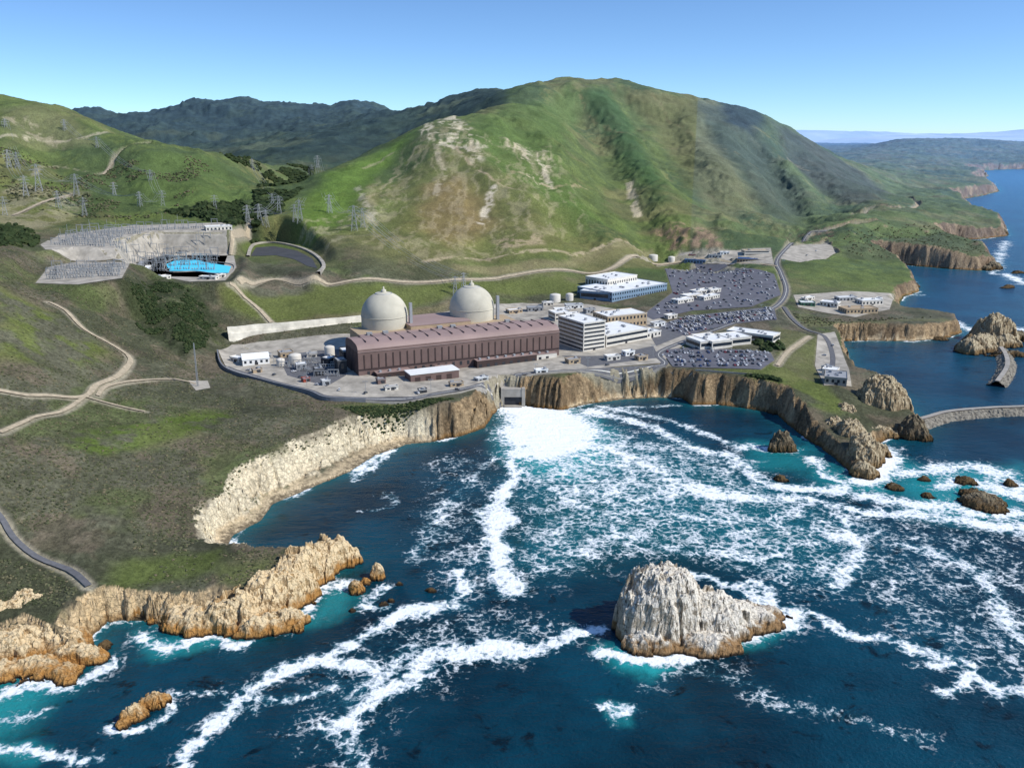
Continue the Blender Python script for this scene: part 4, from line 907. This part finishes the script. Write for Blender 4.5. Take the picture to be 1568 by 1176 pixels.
tl=[(60,293,1.1),(118,300,.9),(15,262,.9),(28,262,.8),(40,300,.8),(487,262,1.1),(478,268,.7),(505,330,.85),(460,342,.9),(452,340,.7),(543,355,1.0),(556,350,.8),(398,345,.85),(408,348,.7),(428,330,.8),(697,452,.62),(710,446,.62),(215,320,.7),(176,305,.7),(8,330,.7),(90,320,.7),(232,285,.7),(387,262,.7),(330,325,.7),(130,330,.7),(418,322,.7),(250,318,.7),(100,205,.7),(150,232,.7),(380,345,.8),(10,205,.7)]
for u,v,s_ in tl:
    if s_>0:tower(u,v,s_,random.uniform(0,1.2))
V=[];F=[]
for p,q in [((60,293),(118,300)),((487,262),(505,330)),((505,330),(543,355)),((543,355),(697,452)),((460,342),(398,345)),((556,350),(710,446)),((478,268),(460,342)),((15,262),(40,300)),((28,262),(60,293)),((118,300),(215,320)),((100,205),(150,232)),((150,232),(232,285)),((232,285),(250,318)),((10,205),(28,262)),((387,262),(428,330)),((428,330),(380,345)),((215,320),(250,318)),((90,320),(130,330))]:
    (c0,s0,r0),(c1,s1,r1)=TW[p],TW[q]
    for off in (-9,-4,4,9):
        pr=None
        for k in range(13):
            t=k/12;z=(c0[2]+36*s0)*(1-t)+(c1[2]+36*s1)*t-14*4*t*(1-t)
            pt=((c0[0]*(1-t)+c1[0]*t)+off*s0,(c0[1]*(1-t)+c1[1]*t)+off*.2,z)
            if pr:strut(V,F,pr,pt,.22)
            pr=pt
mk("power_lines",V,F,M_['steel'])
def portals(name,P,nx,ny,hh,seed):
    rg=random.Random(seed);V=[];F=[]
    for j in range(ny):
        for i in range(nx):
            a,b2=(i+.5)/nx,(j+.5)/ny
            p=(P[0]*(1-a)+P[1]*a)*(1-b2)+(P[3]*(1-a)+P[2]*a)*b2
            p=p+np.array([rg.uniform(-2,2),rg.uniform(-3,3)])
            z=float(Hs([p[0]],[p[1]])[0]);wd_=rg.uniform(8,12);h1=hh*rg.uniform(.6,1.2)
            if rg.random()<.85:
                for sg in (-1,1):
                    strut(V,F,(p[0]+sg*wd_/2-.8,p[1],z),(p[0]+sg*wd_/2,p[1],z+h1),.35);strut(V,F,(p[0]+sg*wd_/2+.8,p[1],z),(p[0]+sg*wd_/2,p[1],z+h1),.35)
                strut(V,F,(p[0]-wd_/2,p[1],z+h1-.8),(p[0]+wd_/2,p[1],z+h1-.8),.6)
            for k in (-1,0,1):
                strut(V,F,(p[0]+k*3,p[1]+3,z),(p[0]+k*3,p[1]+3,z+4.5),.5);strut(V,F,(p[0]+k*3-1,p[1]+3,z+2.2),(p[0]+k*3+1,p[1]+3,z+2.2),1.0)
            if rg.random()<.35: strut(V,F,(p[0],p[1]-5,z),(p[0],p[1]-5,z+h1*1.6),.25)
    mk(name,V,F,M_['steel'])
portals("switchyard_steelwork",wz([(75,382),(325,380),(335,347),(130,357)],110),18,6,13,1)
portals("switchyard_steelwork",wz([(65,436),(180,430),(192,408),(85,414)],96),9,4,9,2)
portals("transformer_yard",hp([(425,565),(515,585),(520,560),(450,545)]),6,3,7,3)
V=[];F=[];c=hit([(303,592)])[0]
for k in range(3):
    a=k*2.1;strut(V,F,(c[0]+.8*math.cos(a),c[1]+.8*math.sin(a),c[2]),(c[0]+.3*math.cos(a),c[1]+.3*math.sin(a),c[2]+38),.3)
for k in range(18):strut(V,F,(c[0]-.6,c[1],c[2]+k*2),(c[0]+.5,c[1]+.3,c[2]+k*2+2),.2)
mk("meteorological_mast",V,F,M_['steel'])
lp=[(1040,500),(1070,470),(1110,425),(1150,440),(1190,430),(1090,550),(1130,552),(1165,480),(1000,545),(900,565),(820,575),(660,600),(560,603),(470,590),(1060,430),(1140,415),(420,565),(780,500)]
hc=hit(lp)
for c in hc:
    V=[];F=[];strut(V,F,(c[0],c[1],c[2]),(c[0],c[1],c[2]+11),.28);strut(V,F,(c[0]-1.6,c[1],c[2]+11),(c[0]+1.6,c[1],c[2]+11),.3);strut(V,F,(c[0]-2.2,c[1],c[2]+10.9),(c[0]-1.2,c[1],c[2]+10.9),.5);strut(V,F,(c[0]+1.2,c[1],c[2]+10.9),(c[0]+2.2,c[1],c[2]+10.9),.5)
    mk("light_pole",V,F,M_['steel'])
# ------------------------------------------------------------------ cars
paints=[simple("car_paint_%s"%n_,c,0.3,0.02,1,0,0,0.5) for n_,c in [("white",(225,225,225)),("silver",(165,168,172)),("black",(30,30,33)),("grey",(95,98,102)),("blue",(40,62,110)),("red",(130,30,28))]]
def car_mesh(pm,kind=0):
    V=[];F=[];mi=[]
    def ext(prof,w,mt,w2=None):
        o=len(V);k=len(prof);w2=w2 or w
        for sg in (-1,1):
            for x,z in prof:
                ww=w/2 if z<1.0 else w2/2;V.append((x,sg*ww,z))
        for i in range(k):
            j=(i+1)%k;F.append((o+i,o+j,o+k+j,o+k+i));mi.append(mt)
        F.append(tuple(o+i for i in range(k))[::-1]);mi.append(mt);F.append(tuple(o+k+i for i in range(k)));mi.append(mt)
    ext([(-2.25,.35),(2.25,.35),(2.3,.65),(2.1,.85),(1.0,.98),(-1.7,.99),(-2.2,.92),(-2.3,.6)],1.82,0)
    if kind==0:
        ext([(-1.75,.98),(1.0,.97),(.35,1.40),(-1.1,1.42)],1.62,1,1.4);ext([(-1.05,1.42),(.3,1.405),(.25,1.47),(-.95,1.48)],1.42,0,1.36)
    else:
        ext([(-2.1,.98),(1.15,.97),(.55,1.68),(-1.95,1.70)],1.66,1,1.5);ext([(-1.92,1.70),(.5,1.685),(.45,1.76),(-1.85,1.78)],1.5,0,1.46)
    for x in (-1.4,1.4):
        for sg in (-1,1):
            o=len(V)
            for yy in (.72,.95):
                for i in range(10):
                    a=i*math.pi/5;V.append((x+.34*math.cos(a),sg*yy,.34+.34*math.sin(a)))
            for i in range(10):F.append((o+i,o+(i+1)%10,o+10+(i+1)%10,o+10+i));mi.append(2)
            F.append(tuple(o+10+i for i in range(10)));mi.append(2)
    me=bpy.data.meshes.new("car_body");me.from_pydata(V,[],F)
    for m in (pm,M_['glass'],M_['tyre']):me.materials.append(m)
    me.polygons.foreach_set("material_index",mi);return me
CM=[car_mesh(p,k) for p in paints for k in (0,1)]
wts=[6,6,4,4,3,3,3,3,1.5,1.5,1,1]
rg=random.Random(4);ncar=0
for P,ang,prob in [(LOTS[0],.42,.62),(LOTS[1],.42,.55),(LOTS[2],.05,.5)]:
    c_,s_=math.cos(ang),math.sin(ang);cx,cy=P.mean(0);pts=[]
    for rrow in range(-22,23):
        off=rrow*17.5
        for half in (0,1):
            for k in range(-60,61):
                if rg.random()>prob:continue
                a=k*2.75;b2=off+half*5.2
                if k%14==0:continue
                pts.append((cx+a*c_-b2*s_,cy+a*s_+b2*c_,ang+math.pi/2+(math.pi if rg.random()<.5 else 0)))
    pts=np.array(pts);dd,_,ins=segd(pts[:,0],pts[:,1],P,True,None,True);pts=pts[ins&(dd>3)]
    k=np.ones(len(pts),bool)
    if P is LOTS[0]:
        ex=hp([(1035,468),(1108,460),(1108,440),(1060,440)]);_,_,i2=segd(pts[:,0],pts[:,1],ex,True,None,True);k&=~i2
    pts=pts[k]
    if len(pts)>240: pts=pts[np.random.permutation(len(pts))[:240]]
    zz=Hs(pts[:,0],pts[:,1])+.24
    for (x,y,a),z in zip(pts,zz):
        o=bpy.data.objects.new("parked_car",rg.choices(CM,wts)[0]);sc.collection.objects.link(o);o.location=(x,y,z);o.rotation_euler=(0,0,a);ncar+=1
for u,v in [(700,598),(820,572),(930,560),(1015,545),(1090,505),(1197,430),(1200,400),(1240,360),(560,603),(420,575),(450,570),(640,603),(380,568),(1268,560),(1275,530),(1250,385),(1235,392),(460,578),(485,590),(520,598),(1262,545),(1068,400),(1120,398),(1290,476),(1330,474)]:
    c=hit([(u,v)])[0];o=bpy.data.objects.new("parked_car",rg.choices(CM,wts)[0]);sc.collection.objects.link(o);o.location=(c[0],c[1],c[2]+.45);o.rotation_euler=(0,0,rg.uniform(0,3));ncar+=1
print("cars",ncar,time.time()-T0)
# ------------------------------------------------------------------ vegetation
import bmesh
def tmpl(sub_,seed,fl=.8):
    bm=bmesh.new();bmesh.ops.create_icosphere(bm,subdivisions=sub_,radius=1);rg=random.Random(seed)
    v=np.array([tuple(p.co) for p in bm.verts]);f=np.array([[q.index for q in p.verts] for p in bm.faces]);bm.free()
    v*=np.array([rg.uniform(.6,1.35) for _ in v])[:,None];v[:,2]*=fl;return v,f
def scatter(name,pts,sizes,temps,mat,zs=1.0):
    VV=[];FF=[];CI=[];o=0
    ch=np.random.randint(0,len(temps),len(pts))
    for ti,(tv,tf) in enumerate(temps):
        k=np.nonzero(ch==ti)[0]
        if len(k)==0:continue
        an=np.random.rand(len(k))*6.28;c_,s_=np.cos(an),np.sin(an)
        bx=tv[None,:,0]*c_[:,None]-tv[None,:,1]*s_[:,None];by=tv[None,:,0]*s_[:,None]+tv[None,:,1]*c_[:,None];bz=np.repeat(tv[None,:,2],len(k),0)
        sz=sizes[k][:,None];V=np.stack([bx*sz+pts[k,0][:,None],by*sz+pts[k,1][:,None],bz*sz*zs+pts[k,2][:,None]],-1)
        Fi=tf[None]+(np.arange(len(k))*len(tv))[:,None,None]+o
        VV.append(V.reshape(-1,3));FF.append(Fi.reshape(-1,3));o+=len(k)*len(tv);CI.append(np.repeat(np.random.rand(len(k)),len(tv)))
    ob=npmesh(name,np.concatenate(VV),np.concatenate(FF),mat,False);addattr(ob,"tone",np.concatenate(CI));return ob
def vegmat(name,a,b2,c2):
    t=NT(name);tn=t.attr("tone");c=t.mix(t.mr(tn,0,.6,0,1,False),lin(a),lin(b2));c=t.mix(t.mr(tn,.7,1,0,1,False),c,lin(c2))
    t.l(c,t.b.inputs['Base Color']);t.b.inputs['Roughness'].default_value=.95;t.b.inputs['Specular IOR Level'].default_value=.1;return t.m
VS=vegmat("scrub_leaves",(62,68,46),(92,94,68),(114,104,82));VT=vegmat("oak_leaves",(38,50,30),(52,64,38),(66,74,46))
T1=[tmpl(1,i,.7) for i in range(5)];T2=[tmpl(2,10+i,.75) for i in range(4)]
n=34000;a=np.random.uniform(-.75,-.12,n);lY=np.random.uniform(math.log(395),math.log(980),n);y=np.exp(lY);x=a*y
dc,w,b=coastd(x,y);pvv=paved(x,y);nn=fbm(x/40,y/40,3,88)
ok=(dc>w*1.05+2)&(pvv<.02)&(nn>-.3)
gr=[hp([(100,660),(250,640),(340,630),(360,640),(280,680),(160,700),(110,690)]),hp([(0,440),(60,470),(120,500),(180,545),(120,555),(0,560)]),hp([(170,860),(320,850),(330,880),(250,905),(160,910)]),hp([(340,440),(480,432),(720,432),(860,420),(900,440),(860,452),(700,450),(560,480),(420,492),(350,470)])]
for P in gr:
    ok&=~((polymask(P,x,y,6)>.5)&(np.random.rand(n)<.75))
_,_,inY=segd(x,y,YARD,True,None,True);ok&=~inY
for P,_z,_f in PADS:
    _,_,inY=segd(x,y,P,True,None,True);ok&=~inY
x,y=x[ok],y[ok];z=Hfull(x,y);sz=np.random.uniform(.4,1.1,len(x))**1.3
scatter("chaparral_scrub",np.column_stack([x,y,z]),sz,T1,VS)
def wood_(name,pix,n,s0,s1,mat=VT,temps=T2,maxY=9000,zs=1.0,clump=False,cs=60,ct=.05,soft=0):
    P=hp(pix);x=np.random.uniform(P[:,0].min()-soft,P[:,0].max()+soft,n*6);y=np.random.uniform(P[:,1].min()-soft,P[:,1].max()+soft,n*6)
    wx_=fbm(x/25,y/25,3,931)*soft;wy_=fbm(x/25,y/25,3,932)*soft
    _,_,i=segd(x+wx_,y+wy_,P,True,None,True);dc,w_0,_=coastd(x,y);i&=(dc>w_0+2)&(paved(x,y)<.05)
    if clump: i&=fbm(x/cs,y/cs,3,919)>ct
    x,y=x[i][:n],y[i][:n]
    if len(x)==0:return
    z=Hfull(x,y);s=np.random.uniform(s0,s1,len(x))**1.15;scatter(name,np.column_stack([x,y,z+s*.3]),s,temps,mat,zs)
wood_("canyon_brush",[(182,432),(235,428),(290,445),(325,470),(335,500),(318,525),(285,545),(240,515),(205,480)],2200,.6,1.8,clump=True,cs=18,ct=-.18,soft=14)
wood_("oak_woodland",[(252,326),(300,320),(370,320),(400,338),(360,346),(300,336)],420,2.5,5)
wood_("oak_woodland",[(-40,345),(30,345),(60,362),(55,378),(0,378),(-40,372)],260,2,4)
wood_("oak_woodland",[(400,268),(440,262),(480,262),(470,285),(430,330),(395,345),(385,320),(400,290)],1500,3,5.5,temps=T1,clump=True)
wood_("oak_woodland",[(330,240),(390,246),(400,262),(345,250)],160,3,5)
wood_("shrub_patch",[(1120,575),(1190,580),(1200,592),(1140,588)],60,1.5,2.5,temps=T2)
wood_("shrub_patch",[(1150,525),(1190,520),(1200,535),(1170,540)],40,2,3.5)
wood_("shrub_patch",[(520,625),(640,612),(700,612),(640,640),(560,655)],600,.6,1.5,VT,T1)
wood_("hill_shrubs",[(0,240),(200,250),(380,280),(360,330),(200,340),(0,320)],1600,1.0,2.2,VS,T1,clump=True)
wood_("hill_shrubs",[(1210,480),(1300,490),(1440,485),(1300,505),(1220,500)],160,.8,1.6,VS,T1)
wood_("hill_shrubs",[(1290,360),(1500,350),(1520,400),(1300,398)],500,.9,2,VS,T1)
print("veg",time.time()-T0)
# ------------------------------------------------------------------ light
sun_dir=Vector((0.86,-0.30,0)).normalized();el=math.radians(43)
sd=Vector((sun_dir.x*math.cos(el),sun_dir.y*math.cos(el),math.sin(el)))
l=bpy.data.lights.new("sun",'SUN');l.energy=4.7;l.angle=math.radians(.53);l.color=(1,.965,.91)
lo=bpy.data.objects.new("sun",l);sc.collection.objects.link(lo);lo.rotation_euler=sd.to_track_quat('Z','Y').to_euler()
wd=bpy.data.worlds.new("World");sc.world=wd;wd.use_nodes=True;nt=wd.node_tree;bg=nt.nodes['Background']
sky=nt.nodes.new('ShaderNodeTexSky');sky.sky_type='NISHITA';sky.sun_disc=False;sky.sun_elevation=el;sky.sun_rotation=math.atan2(sd.x,sd.y)
sky.altitude=100;sky.air_density=1.0;sky.dust_density=.3;sky.ozone_density=1.5
tc=nt.nodes.new('ShaderNodeTexCoord');mp=nt.nodes.new('ShaderNodeVectorMath');mp.operation='MULTIPLY_ADD';mp.inputs[1].default_value=(1,1,1.9);mp.inputs[2].default_value=(0,0,.03)
tn=nt.nodes.new('ShaderNodeMix');tn.data_type='RGBA';tn.blend_type='MULTIPLY';tn.inputs[0].default_value=1;tn.inputs[7].default_value=(.84,1.11,1.38,1)
nt.links.new(tc.outputs['Generated'],mp.inputs[0]);nt.links.new(mp.outputs[0],sky.inputs[0]);nt.links.new(sky.outputs[0],tn.inputs[6]);nt.links.new(tn.outputs[2],bg.inputs[0]);bg.inputs[1].default_value=.137
sc.view_settings.view_transform='Standard';sc.view_settings.look='None';sc.view_settings.exposure=0
print("done",time.time()-T0)
